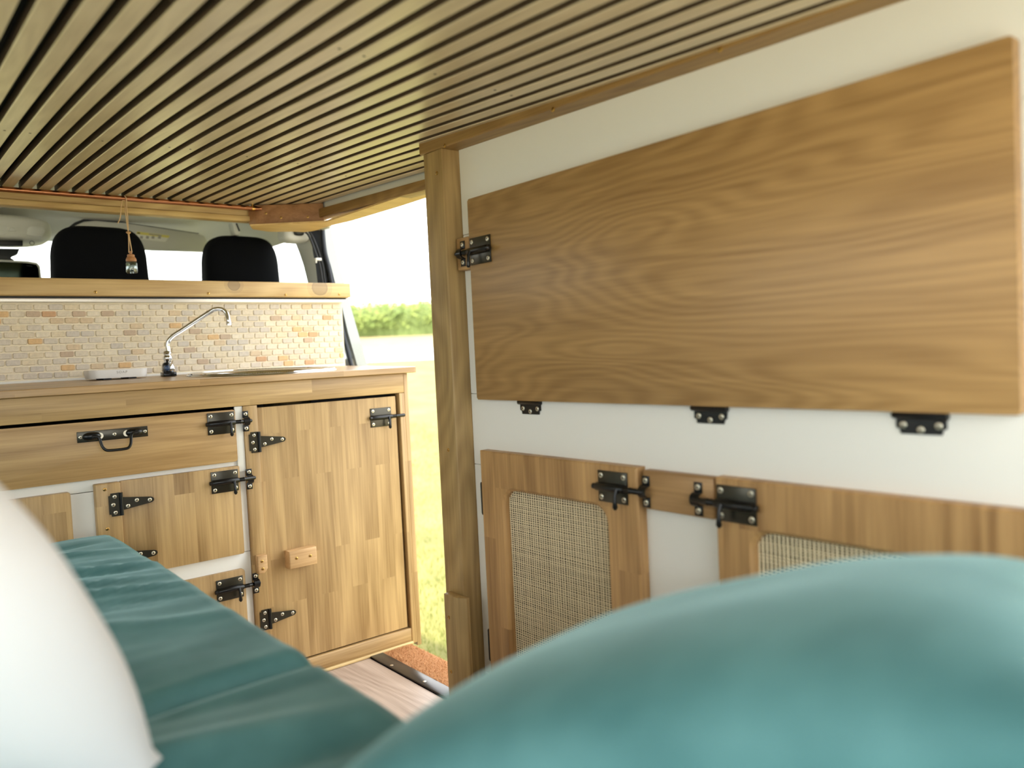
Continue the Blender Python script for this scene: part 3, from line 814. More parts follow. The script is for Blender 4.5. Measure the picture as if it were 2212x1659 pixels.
# ------------------------------------------------------------------ ledge and trim above the tiles, beam, rail, corner block
ledge = thing('ledge_beam', 'knotty pine ledge board running above the tiled splashback', 'beam', (0.3, 2.2, 0.953))
box('board', (-0.62, 1.1565, 2.168, 2.260, 0.9535, 0.9960), 'pine_x', ledge, bev=0.0025)
for px, py in ((206, 631), (450, 634), (617, 637), (733, 636)): screw(ledge, onY(px, py, 2.1678))
trimk = thing('edging_strip', 'pale metal edging strip between the tiles and the pine ledge', 'edging', (0.3, 2.2, 0.937))
prism('strip', [(-0.62, 0.9390), (1.138, 0.9390), (1.150, 0.9485), (-0.62, 0.9485)], 2.186, 2.203, 'y', 'aluminium', trimk, bev=0.0006)
prism('shadow_gap', [(-0.62, 0.9488), (1.150, 0.9488), (1.150, 0.9532), (-0.62, 0.9532)], 2.190, 2.203, 'y', 'black_rubber', trimk)
beam = thing('header_beam', 'stepped pine beam across the front of the slatted ceiling', 'beam', (0.2, 2.21, 1.17))
box('rail', (-0.62, 0.884, 2.196, 2.232, 1.1685, 1.1835), 'pine_beam', beam, bev=0.0022)
box('rail', (-0.62, 0.880, 2.204, 2.232, 1.1838, 1.2135), 'pine_beam', beam, bev=0.0022)
prail = thing('curtain_rail', 'copper pipe curtain rail slung below the ceiling slats', 'rail', (0.3, 2.172, 1.20))
bm = bmesh.new(); add_tube(bm, [(-0.60, 2.172, 1.2), (-0.1, 2.172, 1.2), (0.4, 2.172, 1.2003), (0.880, 2.172, 1.2008), (0.892, 2.168, 1.2008)], 0.0062, 14)
link('pipe', finish(bm, 'pipe', 'copper', smooth=True, angle=60), prail)
bm = bmesh.new()
add_tube(bm, [(0.868, 2.172, 1.219), (0.868, 2.172, 1.206)], 0.0028, 10)
add_tube(bm, [(0.868 - 0.004, 2.172, 1.2006), (0.868 + 0.004, 2.172, 1.2006)], 0.0076, 14)
add_lathe(bm, [(0.0058, 1.2145), (0.0058, 1.2175), (0.003, 1.219)], (0.868, 2.172, 0), 12)
link('bracket', finish(bm, 'bracket', 'brass', smooth=True, angle=50), prail)
cb = thing('corner_block', 'diagonal brown wooden block joining the header beam to the door lintel', 'wood block', (0.95, 2.13, 1.158))
poly = [(0.885, 2.168), (1.030, 2.066), (1.034, 2.075), (1.034, 2.12), (0.90, 2.205), (0.868, 2.204), (0.866, 2.198)]
prism('block', poly, 1.158, 1.2110, 'z', 'pine_block', cb, bev=0.0018)
ang = math.atan2(2.066 - 2.168, 1.030 - 0.885)
for px, py in ((572, 462), (603, 471), (661, 468)):
    t = {572: 0.10, 603: 0.33, 661: 0.75}[px]; v = Vector((0.885 + 0.145 * t, 2.168 - 0.102 * t, {572: 1.187, 603: 1.1735, 661: 1.173}[px]))
    screw(cb, v, (0, 0, ang))

# hanging scent bottle
hb = thing('scent_bottle', 'small glass scent bottle hanging by a cord from the copper rail', 'bottle', (0.6, 2.162, 1.02))
P = lambda px, py, Y=2.162: onY(px, py, Y)
bm = bmesh.new()
add_tube(bm, smooth_path([P(269, 431, 2.178), P(269, 425, 2.172), P(271, 424.5, 2.163), P(273, 432), P(274, 450), P(276, 475), P(277, 500)], 4), 0.0013, 8)
add_tube(bm, smooth_path([P(271, 434, 2.178), P(270, 446, 2.168), P(272, 468), P(275, 488), P(277, 500)], 4), 0.0013, 8)
add_tube(bm, smooth_path([P(269, 434, 2.168), P(265, 433, 2.165), P(262, 443), P(260, 468), P(256, 479), P(254, 482)], 4), 0.0013, 8)
add_tube(bm, smooth_path([P(277, 503), P(278, 520), P(278.5, 546)], 4), 0.0013, 8)
add_tube(bm, smooth_path([P(278, 503), P(281, 522), P(285, 545)], 4), 0.0013, 8)
link('cord', finish(bm, 'cord', 'cord', smooth=True), hb)
c = P(277.5, 502.5)
bm = bmesh.new(); add_lathe(bm, [(0.0015, -0.0042), (0.0050, -0.0012), (0.0062, 0.0005), (0.0045, 0.0026), (0.0012, 0.0030)], c, 16)
link('bead', finish(bm, 'bead', 'small_oak', smooth=True, angle=60), hb)
c = P(283.5, 565); c = Vector((c.x, c.y, c.z))
s1 = 0.0013
bm = bmesh.new(); add_lathe(bm, [(0.0030, 0.0262), (0.0036, 0.0222), (0.0030, 0.0190), (0.0075, 0.0180), (0.0090, 0.0150), (0.0082, 0.0120), (0.0098, 0.0108), (0.0122, 0.0060), (0.0124, 0.0004), (0.0110, 0.0)], c, 22)
link('stopper', finish(bm, 'stopper', 'stopper_wood', smooth=True, angle=60), hb)
bm = bmesh.new(); add_lathe(bm, [(0.0105, -0.0005), (0.0130, -0.0040), (0.0132, -0.0270), (0.0115, -0.0295), (0.004, -0.0300), (0.004, -0.0262), (0.0092, -0.0255), (0.0108, -0.0235), (0.0108, -0.0045), (0.0085, -0.0010)], c, 24, cap=False)
link('vial', finish(bm, 'vial', 'bottle_glass', smooth=True, angle=60), hb)
hb.location = (c.x, c.y, c.z - 0.03)
for ch in hb.children: ch.location = -Vector(hb.location)

# ------------------------------------------------------------------ right-hand storage cabinet
XF = 0.878      # face of its doors
XWL = 0.898     # white boarding
def rw(y, z): return (y * 0.975, 0.769 + (z - 0.769) * 0.975)
sto = thing('storage_cabinet', 'white boarded storage cabinet with an oak flap and rattan doors along the side', 'cabinet', (0.9, 0.6, 0))
for z0, z1 in ((0.0, 0.1455), (0.1455, 0.5540), (0.5540, 0.6900), (0.6900, 0.9930), (0.9930, 1.1600)):
    bm = bmesh.new()
    if z1 < 1.1: add_box(bm, XWL, XWL + 0.012, -0.22, 1.2255, z0 + 0.0004, z1 - 0.0004, bev=0.0007, seg=1)
    else: add_prism(bm, [(-0.22, z0 + .0004), (1.2255, z0 + .0004), (1.2255, 1.168), (0.6, 1.138), (-0.22, 1.103)], XWL, XWL + 0.012, 'x')
    link('white_board', finish(bm, 'white_board', 'white_board'), sto)
box('carcass', (XWL + 0.0125, 1.029, -0.22, 1.199, 0.0, 1.09), 'backing_dark', sto)
y0, z0 = rw(0.2925, 0.6785); y1, z1 = rw(1.2105, 1.0580)
flap = prism('flap_door', rounded_rect(y0, y1, z0, z1, 0.003), XF, XF + 0.0185, 'x', 'oak_veneer', sto, bev=0.0022)
flap['label'] = 'wide single-panel oak flap door'
for yy, zz in ((1.0765, 0.6765), (0.686, 0.676), (0.398, 0.6755)):
    yy, zz = rw(yy, zz); link('butt_hinge', BUTT, flap, (XWL - 0.0003, yy, zz - 0.0035), RW)
yy, zz = rw(1.1755, 0.9585); link('barrel_bolt', BOLT_L, flap, (XF - 0.0001, yy, zz), RW)
yb, zb = rw(1.2315, 0.9585)
kb = box('keeper_block', (XF - 0.0005, XWL - 0.0002, yb - 0.0185, yb + 0.0195, zb - 0.030, zb + 0.030), 'oak_right_h', sto, bev=0.002)
link('bolt_keeper', KEEP, kb, (XF - 0.0006, yb - 0.001, zb), RW)
# cane doors: a frame with a rounded opening
def frame_door(y0, y1, z0, z1, cy0, cy1, cz0, cz1, cr, mat):
    bm = bmesh.new()
    N = 7
    inner = rounded_rect(cy0, cy1, cz0, cz1, cr, N)
    outer = []
    for (a, b) in inner:            # project the inner loop on the outer rectangle so that the ring closes in quads
        ca, cb_ = (cy0 + cy1) / 2, (cz0 + cz1) / 2
        outer.append((a, b))
    # outer points by corner quadrant
    outer = []
    cs = [(y1, z1), (y0, z1), (y0, z0), (y1, z0)]
    for qd in range(4):
        for k in range(N + 1):
            a, b = inner[qd * (N + 1) + k]
            if k == N // 2 or k == N - N // 2: outer.append(cs[qd]); continue
            first = k < N / 2
            if qd in (0, 2): outer.append((cs[qd][0], b) if first else (a, cs[qd][1]))
            else: outer.append((a, cs[qd][1]) if first else (cs[qd][0], b))
    m = len(inner)
    bv_ = 0.0022
    def lp(pts, x): return [bm.verts.new((x, a, b)) for a, b in pts]
    def shrink(pts, d, ry0, ry1, rz0, rz1):
        return [(min(max(a, ry0 + d), ry1 - d), min(max(b, rz0 + d), rz1 - d)) for a, b in pts]
    inner2 = rounded_rect(cy0 - 0.005, cy1 + 0.005, cz0 - 0.005, cz1 + 0.005, cr + 0.005, N)
    of = lp(shrink(outer, bv_, y0, y1, z0, z1), XF); os_ = lp(outer, XF + bv_); ob = lp(outer, XWL - 0.0003)
    inf = lp(inner2, XF); ins = lp(inner, XF + 0.0045); ib = lp(inner, XWL - 0.0003)
    for u, v in ((inf, of), (of, os_), (os_, ob), (ob, ib), (ib, ins), (ins, inf)):
        for i in range(m):
            q = (u[i], u[(i + 1) % m], v[(i + 1) % m], v[i])
            bm.faces.new(q)
    bmesh.ops.remove_doubles(bm, verts=bm.verts, dist=1e-5)
    return finish(bm, 'cane_door', mat, smooth=True, angle=35)
def cane(parent, cy0, cy1, cz0, cz1):
    bm = bmesh.new(); rnd = random.Random(4)
    y = cy0 - 0.002
    i = 0
    while y < cy1 + 0.002:
        w = 0.0025 + rnd.uniform(-.0003, .0003)
        n = 16; pr = None
        dy = rnd.uniform(-.0003, .0003)
        for kk in range(n + 1):
            z = cz0 - 0.003 + (cz1 - cz0 + 0.006) * kk / n
            j = dy + rnd.uniform(-.00025, .00025)
            cur = [bm.verts.new((XF + 0.0118, y + j, z)), bm.verts.new((XF + 0.0112, y + j + w / 2, z)), bm.verts.new((XF + 0.0118, y + j + w, z))]
            if pr:
                bm.faces.new((pr[0], pr[1], cur[1], cur[0])); bm.faces.new((pr[1], pr[2], cur[2], cur[1]))
            pr = cur
        i += 1
        y += 0.0060
    z = cz0 - 0.002
    while z < cz1 + 0.002:
        w = rnd.choice((0.0013, 0.0016, 0.0019)); pr = None; n = 10
        for kk in range(n + 1):
            yy = cy0 - 0.003 + (cy1 - cy0 + 0.006) * kk / n
            j = rnd.uniform(-.0003, .0003)
            cur = [bm.verts.new((XF + 0.0125, yy, z + j)), bm.verts.new((XF + 0.0119, yy, z + j + w / 2)), bm.verts.new((XF + 0.0125, yy, z + j + w))]
            if pr:
                bm.faces.new((pr[0], pr[1], cur[1], cur[0])); bm.faces.new((pr[1], pr[2], cur[2], cur[1]))
            pr = cur
        z += w + rnd.choice((0.0018, 0.0021, 0.0025))
    o = link('cane_webbing', finish(bm, 'cane_webbing', 'cane_light'), parent); o['kind'] = 'stuff'
    o['label'] = 'open woven rattan webbing'
    box('cane_backing', (XF + 0.0150, XF + 0.0165, cy0 - 0.0003, cy1 + 0.0003, cz0 - 0.0003, cz1 + 0.0003), 'cane_back', parent)
a0, b1 = rw(0.813, 0.5810); a1, b0 = rw(1.2110, 0.0500)
ca0, cb1 = rw(0.882, 0.5120); ca1, cb0 = rw(1.1430, 0.1300)
dA = link('cane_door', frame_door(a0, a1, b0, b1, ca0, ca1, cb0, cb1, 0.028, 'oak_right_v'), sto)
cane(dA, ca0, ca1, cb0, cb1)
yy, zz = rw(0.8625, 0.5460); link('barrel_bolt', BOLT_R, dA, (XF - 0.0001, yy, zz), RW)
for zz in (0.487, 0.200):
    yh, zh = rw(1.2140, zz); link('edge_hinge', EHINGE, dA, (XF + 0.0185, yh + 0.001, zh), RW)
a0b, _ = rw(0.20, 0.58); a1b, b1b = rw(0.6690, 0.5805)
ca0b, _ = rw(0.26, 0.5); ca1b, cb1b = rw(0.6120, 0.5130)
dB = link('cane_door', frame_door(a0b, a1b, b0, b1b, ca0b, ca1b, cb0, cb1b, 0.028, 'oak_right_v'), sto)
cane(dB, ca0b, ca1b, cb0, cb1b)
yy, zz = rw(0.6340, 0.5460); link('barrel_bolt', BOLT_L, dB, (XF - 0.0001, yy, zz), RW)
yr0, zr0 = rw(0.6730, 0.5190); yr1, zr1 = rw(0.8030, 0.5785)
rail = box('lock_rail', (XF + 0.002, XWL - 0.0003, yr0, yr1, zr0, zr1), 'oak_right_h', sto, bev=0.003)
for yk in (0.7955, 0.6985):
    yy, zz = rw(yk, 0.5460); link('bolt_keeper', KEEP, rail, (XF + 0.0019, yy, zz), RW)

# ------------------------------------------------------------------ door step: threshold strip and coir mat
th = thing('threshold_strip', 'black metal threshold strip with steel screws between floor and mat', 'threshold', (0.97, 1.55, 0))
box('strip', (0.9530, 0.9900, 1.27, 1.7990, 0.0002, 0.0046), 'threshold_black', th, bev=0.0012)
bm = bmesh.new(); add_lathe(bm, [(0.0042, -0.0005), (0.0042, 0.0003), (0.003, 0.0007)], (0, 0, 0), 12)
TS = finish(bm, 'screw', 'screw_steel', smooth=True)
for px, py in ((846, 1437), (917, 1472)):
    v = onZ(px, py, 0.0047); link('screw', TS, th, v)
mat_ = thing('door_mat', 'orange brown coir mat in the open doorway', 'mat', (1.03, 1.5, -0.012))
box('mat_base', (0.9905, 1.078, 1.27, 1.7990, -0.0122, 0.002), 'coir', mat_, bev=0.002)
bm = bmesh.new(); rnd = random.Random(5)
for _ in range(9000):
    x, y = rnd.uniform(0.992, 1.0765), rnd.uniform(1.275, 1.797); z = rnd.uniform(0.0, 0.002)
    a = rnd.uniform(0, 2 * PI); l = rnd.uniform(0.003, 0.008); h = rnd.uniform(0.002, 0.007); w = 0.0006
    d = Vector((math.cos(a), math.sin(a), 0)); s = Vector((-d.y, d.x, 0)) * w
    p0 = Vector((x, y, z)); p1 = p0 + d * l + Vector((0, 0, h))
    bm.faces.new([bm.verts.new(v) for v in (p0 - s, p0 + s, p1)])
o = link('mat_pile', finish(bm, 'mat_pile', 'coir_fibre'), mat_); o['kind'] = 'stuff'

# ------------------------------------------------------------------ bed: bench, cushions, pillows
bench = thing('bench', 'white bench base under the green bed cushions', 'bench', (-0.1, 0.8, 0))
box('front_panel', (0.335, 0.350, -0.20, 1.770, 0.0005, 0.318), 'bench_white', bench, bev=0.001)
box('lid', (-0.615, 0.352, -0.20, 1.775, 0.3185, 0.333), 'bench_white', bench, bev=0.001)
def cushion_mesh(x0, x1, y0, y1, z0, z1, r, fn, nx=70, ny=90):
    bm = bmesh.new()
    def edge(t, a, b, r):            # rounded profile towards the borders
        d = min(t - a, b - t)
        return 1.0 if d >= r else math.sqrt(max(0.0, 1 - (1 - d / r) ** 2))
    top = []
    def samp(a, b, n):
        s = [a + (b - a) * (0.5 - 0.5 * math.cos(PI * i / n)) * 0.25 + (b - a) * (i / n) * 0.75 for i in range(n + 1)]
        e = [a + r * (1 - math.cos(PI / 2 * q / 5)) for q in range(6)]; e2 = [b - (v - a) for v in e]
        return sorted(set([round(v, 5) for v in e + e2 + [v for v in s if a + r < v < b - r]]))
    xs, ys_ = samp(x0, x1, nx), samp(y0, y1, ny)
    zm = (z0 + z1) / 2
    for x in xs:
        row = []
        for y in ys_:
            h = edge(x, x0, x1, r) * edge(y, y0, y1, r)
            row.append(bm.verts.new((x, y, zm + (z1 - zm) * h + fn(x, y) * h)))
        top.append(row)
    bot = [[bm.verts.new((x, y, zm + (z0 - zm) * max(0.0, edge(x, x0, x1, r * .6) * edge(y, y0, y1, r * .6)))) if 0 < i < len(xs) - 1 and 0 < j < len(ys_) - 1 else top[i][j]
            for j, y in enumerate(ys_)] for i, x in enumerate(xs)]
    for i in range(len(xs) - 1):
        for j in range(len(ys_) - 1):
            bm.faces.new((top[i][j], top[i + 1][j], top[i + 1][j + 1], top[i][j + 1]))
            bm.faces.new((bot[i][j], bot[i][j + 1], bot[i + 1][j + 1], bot[i + 1][j]))
    return finish(bm, 'bed_cushion', 'teal_velvet', smooth=True, angle=180)
def fold(x, y, a, b, w, h):
    a, b = Vector(a), Vector(b); p = Vector((x, y)); d = b - a; t = max(0, min(1, (p - a).dot(d) / d.length_squared))
    q = a + d * t; dist = (p - q).length
    f = math.sin(PI * min(1, max(0, t * 0.92 + 0.04)))
    return h * f * math.exp(-(dist / w) ** 2)
FOLDS1 = [((0.02, 1.62), (0.37, 1.56), 0.012, 0.010), ((0.05, 1.50), (0.38, 1.40), 0.010, 0.011), ((0.0, 1.43), (0.36, 1.30), 0.009, 0.010), ((0.10, 1.34), (0.38, 1.22), 0.008, 0.008),
          ((-0.05, 1.30), (0.30, 1.16), 0.012, -0.008), ((0.06, 1.68), (0.34, 1.66), 0.010, -0.007), ((0.1, 1.475), (0.37, 1.36), 0.006, -0.007), ((0.15, 1.12), (0.38, 1.03), 0.016, 0.005),
          ((0.0, 1.545), (0.30, 1.50), 0.008, -0.007), ((0.12, 1.27), (0.38, 1.15), 0.008, -0.005), ((0.02, 1.58), (0.36, 1.47), 0.007, 0.006), ((-0.1, 1.20), (0.25, 1.10), 0.012, 0.006)]
def fn1(x, y):
    v = 0.004 * noise.noise(Vector((x * 5, y * 7, 1))) + 0.0022 * noise.noise(Vector((x * 9 + y * 4, y * 26, 3)))
    for f in FOLDS1: v += fold(x, y, *f)
    return v - 0.004 * max(0, (y - 1.45) / 0.3)
FOLDS2 = [((0.0, 0.74), (0.36, 0.66), 0.022, 0.010), ((0.05, 0.66), (0.37, 0.60), 0.020, -0.008), ((0.05, 0.60), (0.36, 0.50), 0.022, 0.008), ((0.10, 0.80), (0.37, 0.74), 0.02, -0.005)]
def fn2(x, y):
    v = 0.006 * noise.noise(Vector((x * 4, y * 6, 7)))
    for f in FOLDS2: v += fold(x, y, *f)
    return v
c1 = link('bed_cushion', cushion_mesh(-0.61, 0.380, 0.822, 1.772, 0.334, 0.4425, 0.030, fn1))
tag(c1, 'wrinkled dark green velvet bed cushion pushed up against the kitchen cabinet', 'cushion', 'green velvet bed cushions')
c2 = link('bed_cushion', cushion_mesh(-0.61, 0.378, -0.19, 0.818, 0.334, 0.4415, 0.030, fn2))
tag(c2, 'green velvet bed cushion across the seam, running under the white pillow', 'cushion', 'green velvet bed cushions')

c3 = link('bed_cushion', cushion_mesh(0.386, 0.872, -0.19, 0.635, 0.334, 0.4415, 0.030, lambda x, y: 0.004 * noise.noise(Vector((x * 4, y * 6, 9))), 40, 50))
tag(c3, 'green velvet bed cushion filling the aisle beside the rattan doors', 'cushion', 'green velvet bed cushions')
box('aisle_board', (0.354, 0.874, -0.20, 0.63, 0.3185, 0.333), 'bench_white', bench, bev=0.001)
box('aisle_leg', (0.354, 0.874, 0.60, 0.615, 0.0005, 0.318), 'bench_white', bench, bev=0.001)
def pillow(name, mat, c, size, rot, puff, seed, label, cat='pillow', e=0.42):
    bm = bmesh.new()
    n = 44
    def hgt(u, v):
        a = max(0.0, 1 - abs(u) ** 2.6); b = max(0.0, 1 - abs(v) ** 2.6)
        return (a * b) ** e
    M = Matrix.Translation(Vector(c)) @ Matrix(rot)
    grid = {}
    for s in (1, -1):
        for i in range(n + 1):
            for j in range(n + 1):
                u, v = -math.cos(PI * i / n), -math.cos(PI * j / n)
                if s == -1 and (i in (0, n) or j in (0, n)): grid[(s, i, j)] = grid[(1, i, j)]; continue
                pin = 1 - 0.07 * (1 - (u * v) ** 2) * max(abs(u), abs(v)) ** 6
                p = Vector((u * size[0] / 2 * pin, v * size[1] / 2 * pin, s * hgt(u, v) * puff / 2))
                w = noise.noise(Vector((u * 2.2 + seed, v * 2.2, s * 2))) * 0.025 * puff * hgt(u, v)
                p.z += w
                p = M @ p; p.z = max(p.z, 0.4530 + (0.014 if s == 1 else 0.0) * min(1.0, 3 * hgt(u, v)))
                grid[(s, i, j)] = bm.verts.new(p)
        for i in range(n):
            for j in range(n):
                q = [grid[(s, i, j)], grid[(s, i + 1, j)], grid[(s, i + 1, j + 1)], grid[(s, i, j + 1)]]
                bm.faces.new(q if s == 1 else q[::-1])
    o = link(name, finish(bm, name, mat, smooth=True, angle=180))
    tag(o, label, cat)
    return o
def rotm(rx, ry, rz): return (Matrix.Rotation(rz, 4, 'Z') @ Matrix.Rotation(ry, 4, 'Y') @ Matrix.Rotation(rx, 4, 'X'))
pillow('pillow', 'white_cotton', (-0.0172, 0.700, 0.632), (0.405, 0.387), rotm(0.501, 0.8, 1.019), 0.160, 1.0, 'plain white pillow standing on the bed in the near corner', e=0.503)
pillow('scatter_cushion', 'teal_velvet', (0.444, 0.321, 0.538), (0.425, 0.416), rotm(-0.132, -0.313, -1.214), 0.118, 2.0, 'plump green velvet scatter cushion propped up nearest of all', 'cushion', e=0.48)

# ------------------------------------------------------------------ cab: seats, headliner, visor, console, mirror, pillar, glass
def seat(xc, w, ztopv, label):
    t = thing('cab_seat', label, 'seat', (xc, 2.6, 0.0), 'black covered cab seats')
    bm = bmesh.new()
    def f(p):
        k = p.z / 0.15
        p.x *= 1.0 - 0.10 * max(0, k) ** 2 + (0.05 if k < 0 else 0)
        return p
    superellipsoid(bm, (xc, 2.62, ztopv - 0.148), w / 2, 0.055, 0.148, 0.42, 0.55, 40, 24, fn=f)
    link('headrest', finish(bm, 'headrest', 'seat_fabric', smooth=True, angle=180), t)
    bm = bmesh.new()
    superellipsoid(bm, (xc, 2.66, 0.55), w / 2 + 0.075, 0.075, 0.37, 0.3, 0.5, 32, 20)
    link('backrest', finish(bm, 'backrest', 'seat_fabric', smooth=True, angle=180), t)
    bm = bmesh.new()
    superellipsoid(bm, (xc, 2.98, 0.14), w / 2 + 0.075, 0.24, 0.14, 0.3, 0.4, 32, 16)
    link('seat_base', finish(bm, 'seat_base', 'seat_fabric', smooth=True, angle=180), t)
    return t
seat(0.566, 0.262, 1.196, 'black cloth cab seat with the broad headrest behind the scent bottle')
seat(0.993, 0.250, 1.191, 'black cloth cab seat with the headrest nearest the side window')

bm = bmesh.new()
NX, NY = 24, 20
rows = []
for i in range(NX + 1):
    x = -0.66 + 1.80 * i / NX
    row = []
    for j in range(NY + 1):
        y = 2.235 + 0.78 * j / NY
        z = 1.280 - 0.065 * max(0, (y - 2.82) / 0.195) ** 2 - 0.10 * max(0, (x - 0.98) / 0.16) ** 2.2
        row.append(bm.verts.new((x, y, z)))
    rows.append(row)
for i in range(NX):
    for j in range(NY): bm.faces.new((rows[i][j], rows[i][j + 1], rows[i + 1][j + 1], rows[i + 1][j]))
hl = finish(bm, 'ceiling_cab', 'headliner', smooth=True, angle=180)
o = struct('ceiling_cab', hl); md = o.modifiers.new('solid', 'SOLIDIFY'); md.thickness = 0.012; md.offset = -1

visor = thing('sun_visor', 'folded grey sun visor with a yellow and white warning label', 'sun visor', (0.76, 2.86, 1.2))
vp = [onY(px, py, 2.86) for px, py in ((150, 500), (163, 487), (180, 479.5), (205, 477), (262, 482), (330, 492), (425, 506), (440, 510), (446, 520), (445, 538), (437, 545), (330, 541), (240, 533), (150, 524))]
bm = bmesh.new(); add_prism(bm, [(v.x, v.z) for v in vp], 2.85, 2.872, 'y', bev=0.006)
vb = link('panel', finish(bm, 'panel', 'cab_plastic_pale', smooth=True, angle=50), visor)
def quad_on(name, pts, mat, parent, th=0.0006):
    bm = bmesh.new(); add_prism(bm, pts, 2.8497 - th, 2.8499, 'y'); return link(name, finish(bm, name, mat), parent)
def vq(l): return [((lambda v: (v.x, v.z))(onY(a, b, 2.849))) for a, b in l]
quad_on('label_band', vq(((296, 500), (367, 509), (364, 514), (294, 505.5))), 'sticker_yellow', visor)
quad_on('label_panel', vq(((294, 505.5), (364, 514), (357, 522.5), (291, 515))), 'sticker_white', visor)
quad_on('label_marks', vq(((297, 502.0), (303, 502.8), (302, 505.2), (296, 504.4))), 'cab_dark', visor, 0.0009)
quad_on('label_marks', vq(((322, 504.4), (350, 508.0), (349, 510.0), (321, 506.6))), 'letter_grey', visor, 0.0009)
for a in (303, 316, 328, 342):
    quad_on('label_marks', vq(((a, 509.5), (a + 6, 510.3), (a + 5, 516), (a - 1, 515.2))), 'letter_grey', visor, 0.0009)
bm = bmesh.new()
rp = [onY(px, py, 2.868) for px, py in ((130, 508), (142, 495), (162, 480), (182, 472.5), (205, 469.5), (240, 473), (290, 483), (330, 488.5), (430, 503.5), (430, 512), (330, 500), (160, 515))]
add_prism(bm, [(v.x, v.z) for v in rp], 2.873, 2.878, 'y')
link('visor_shade', finish(bm, 'visor_shade', 'cab_dark'), visor)  # dark plate standing in for the shade above the visor

con = thing('overhead_console', 'pale grey overhead console with reading lamps and a dark display', 'console', (0.3, 2.84, 1.2))
bm = bmesh.new()
cy = 2.84
def f(p):
    p.z -= 0.06 * max(0, -p.y) * 1.0
    return p
superellipsoid(bm, (0.27, cy, 1.205), 0.205, 0.09, 0.043, 0.5, 0.45, 40, 18)
link('body', finish(bm, 'body', 'cab_plastic_pale', smooth=True, angle=180), con)
yq = cy - 0.089
def cq(px, py): v = onY(px, py, yq); return (v.x, v.z)
def cpart(name, pts, mat, d=0.004):
    bm = bmesh.new(); add_prism(bm, [cq(*p) for p in pts], yq - d, yq + 0.02, 'y', bev=0.0006); return link(name, finish(bm, name, mat, smooth=True, angle=40), con)
cpart('display', ((-40, 518), (49, 520), (49, 530.5), (-40, 528)), 'cab_dark', 0.003)
cpart('lamp_lens', ((57, 507), (59, 494), (66, 489), (92, 491), (98, 500), (90, 511), (76, 511)), 'cab_plastic', 0.002)
cpart('lamp_lens', ((-30, 505), (-28, 490), (10, 486), (16, 491), (13, 503), (5, 508)), 'cab_plastic', 0.002)
cpart('switch', ((18, 500), (22, 492), (29, 492), (34, 500)), 'cab_plastic', 0.004)
bm = bmesh.new(); v = onY(69, 525, yq - 0.002)
add_tube(bm, [v + Vector((0.006 * math.cos(a), 0, 0.006 * math.sin(a))) for a in [2 * PI * i / 20 for i in range(21)]], 0.0009, 6)
link('button_ring', finish(bm, 'button_ring', 'cab_dark', smooth=True), con)

mir = thing('rear_view_mirror', 'dark rear view mirror at the left edge above the pine ledge', 'mirror', (0.3, 2.93, 1.1))
def mpoly(l, Y): return [((lambda v: (v.x, v.z))(onY(a, b, Y))) for a, b in l]
bm = bmesh.new(); add_prism(bm, mpoly(((-130, 560), (0, 561), (60, 564), (80, 567), (87, 575), (90, 600), (88, 618), (-130, 618)), 2.92), 2.92, 2.95, 'y', bev=0.003)
link('housing', finish(bm, 'housing', 'cab_plastic', smooth=True, angle=40), mir)
bm = bmesh.new(); add_prism(bm, mpoly(((-125, 564), (0, 565.5), (55, 568), (78, 571.5), (83, 580), (85, 600), (84, 614), (-125, 614)), 2.919), 2.9185, 2.9205, 'y')
link('glass', finish(bm, 'glass', 'mirror_face', smooth=True, angle=40), mir)
bm = bmesh.new(); add_prism(bm, mpoly(((57, 573.2), (70, 574.4), (70, 575.4), (57, 574.2)), 2.9185), 2.9180, 2.9186, 'y')
link('print', finish(bm, 'print', 'cab_dark'), mir)
bm = bmesh.new(); add_prism(bm, mpoly(((-60, 536), (42, 538), (37, 550), (18, 556), (30, 562), (-60, 562)), 2.935), 2.925, 2.96, 'y', bev=0.003)
link('mount', finish(bm, 'mount', 'cab_dark', smooth=True, angle=40), mir)

bm = bmesh.new()
rows = [[bm.verts.new((0.27 + 1.0 * (i / 12 - 0.5) * 2 * (1 - 0.10 * j / 10), 3.74 + 1.0 * j / 10, 0.70 - 0.10 * j / 10 - 0.16 * (j / 10) ** 3 - 0.10 * abs(i / 6 - 1) ** 3)) for i in range(13)] for j in range(11)]
for a, b2 in zip(rows[:-1], rows[1:]):
    for i in range(12): bm.faces.new((a[i], a[i + 1], b2[i + 1], b2[i]))
o = struct('bounce_bonnet', finish(bm, 'bounce_bonnet', 'van_paint', smooth=True, angle=180)); md = o.modifiers.new('solid', 'SOLIDIFY'); md.thickness = 0.02  # unseen, added to throw daylight up through the windscreen onto the headliner
# windscreen and passenger window
def pane(name, pts, th=0.004):
    bm = bmesh.new()
    vs1 = [bm.verts.new(p) for p in pts]; bm.faces.new(vs1)
    me = finish(bm, name, 'pane_glass'); o = struct(name, me)
    md = o.modifiers.new('solid', 'SOLIDIFY'); md.thickness = th
    return o
pane('window_1', [(-0.60, 2.99, 1.215), (1.10, 2.99, 1.205), (1.30, 3.72, 0.72), (-0.80, 3.72, 0.72)])
pane('window_4', [(-0.70, 2.42, 1.24), (-0.70, 2.98, 1.22), (-0.70, 3.6, 0.80), (-0.70, 2.42, 0.80)])
pane('window_3', [(1.135, 2.42, 1.16), (1.155, 2.95, 1.16), (1.29, 3.45, 0.78), (1.235, 2.42, 0.78)])
bm = bmesh.new(); add_box(bm, 1.21, 1.27, 2.30, 3.70, -0.3, 0.77, bev=0.01); struct('door_1', finish(bm, 'door_1', 'cab_plastic', smooth=True))
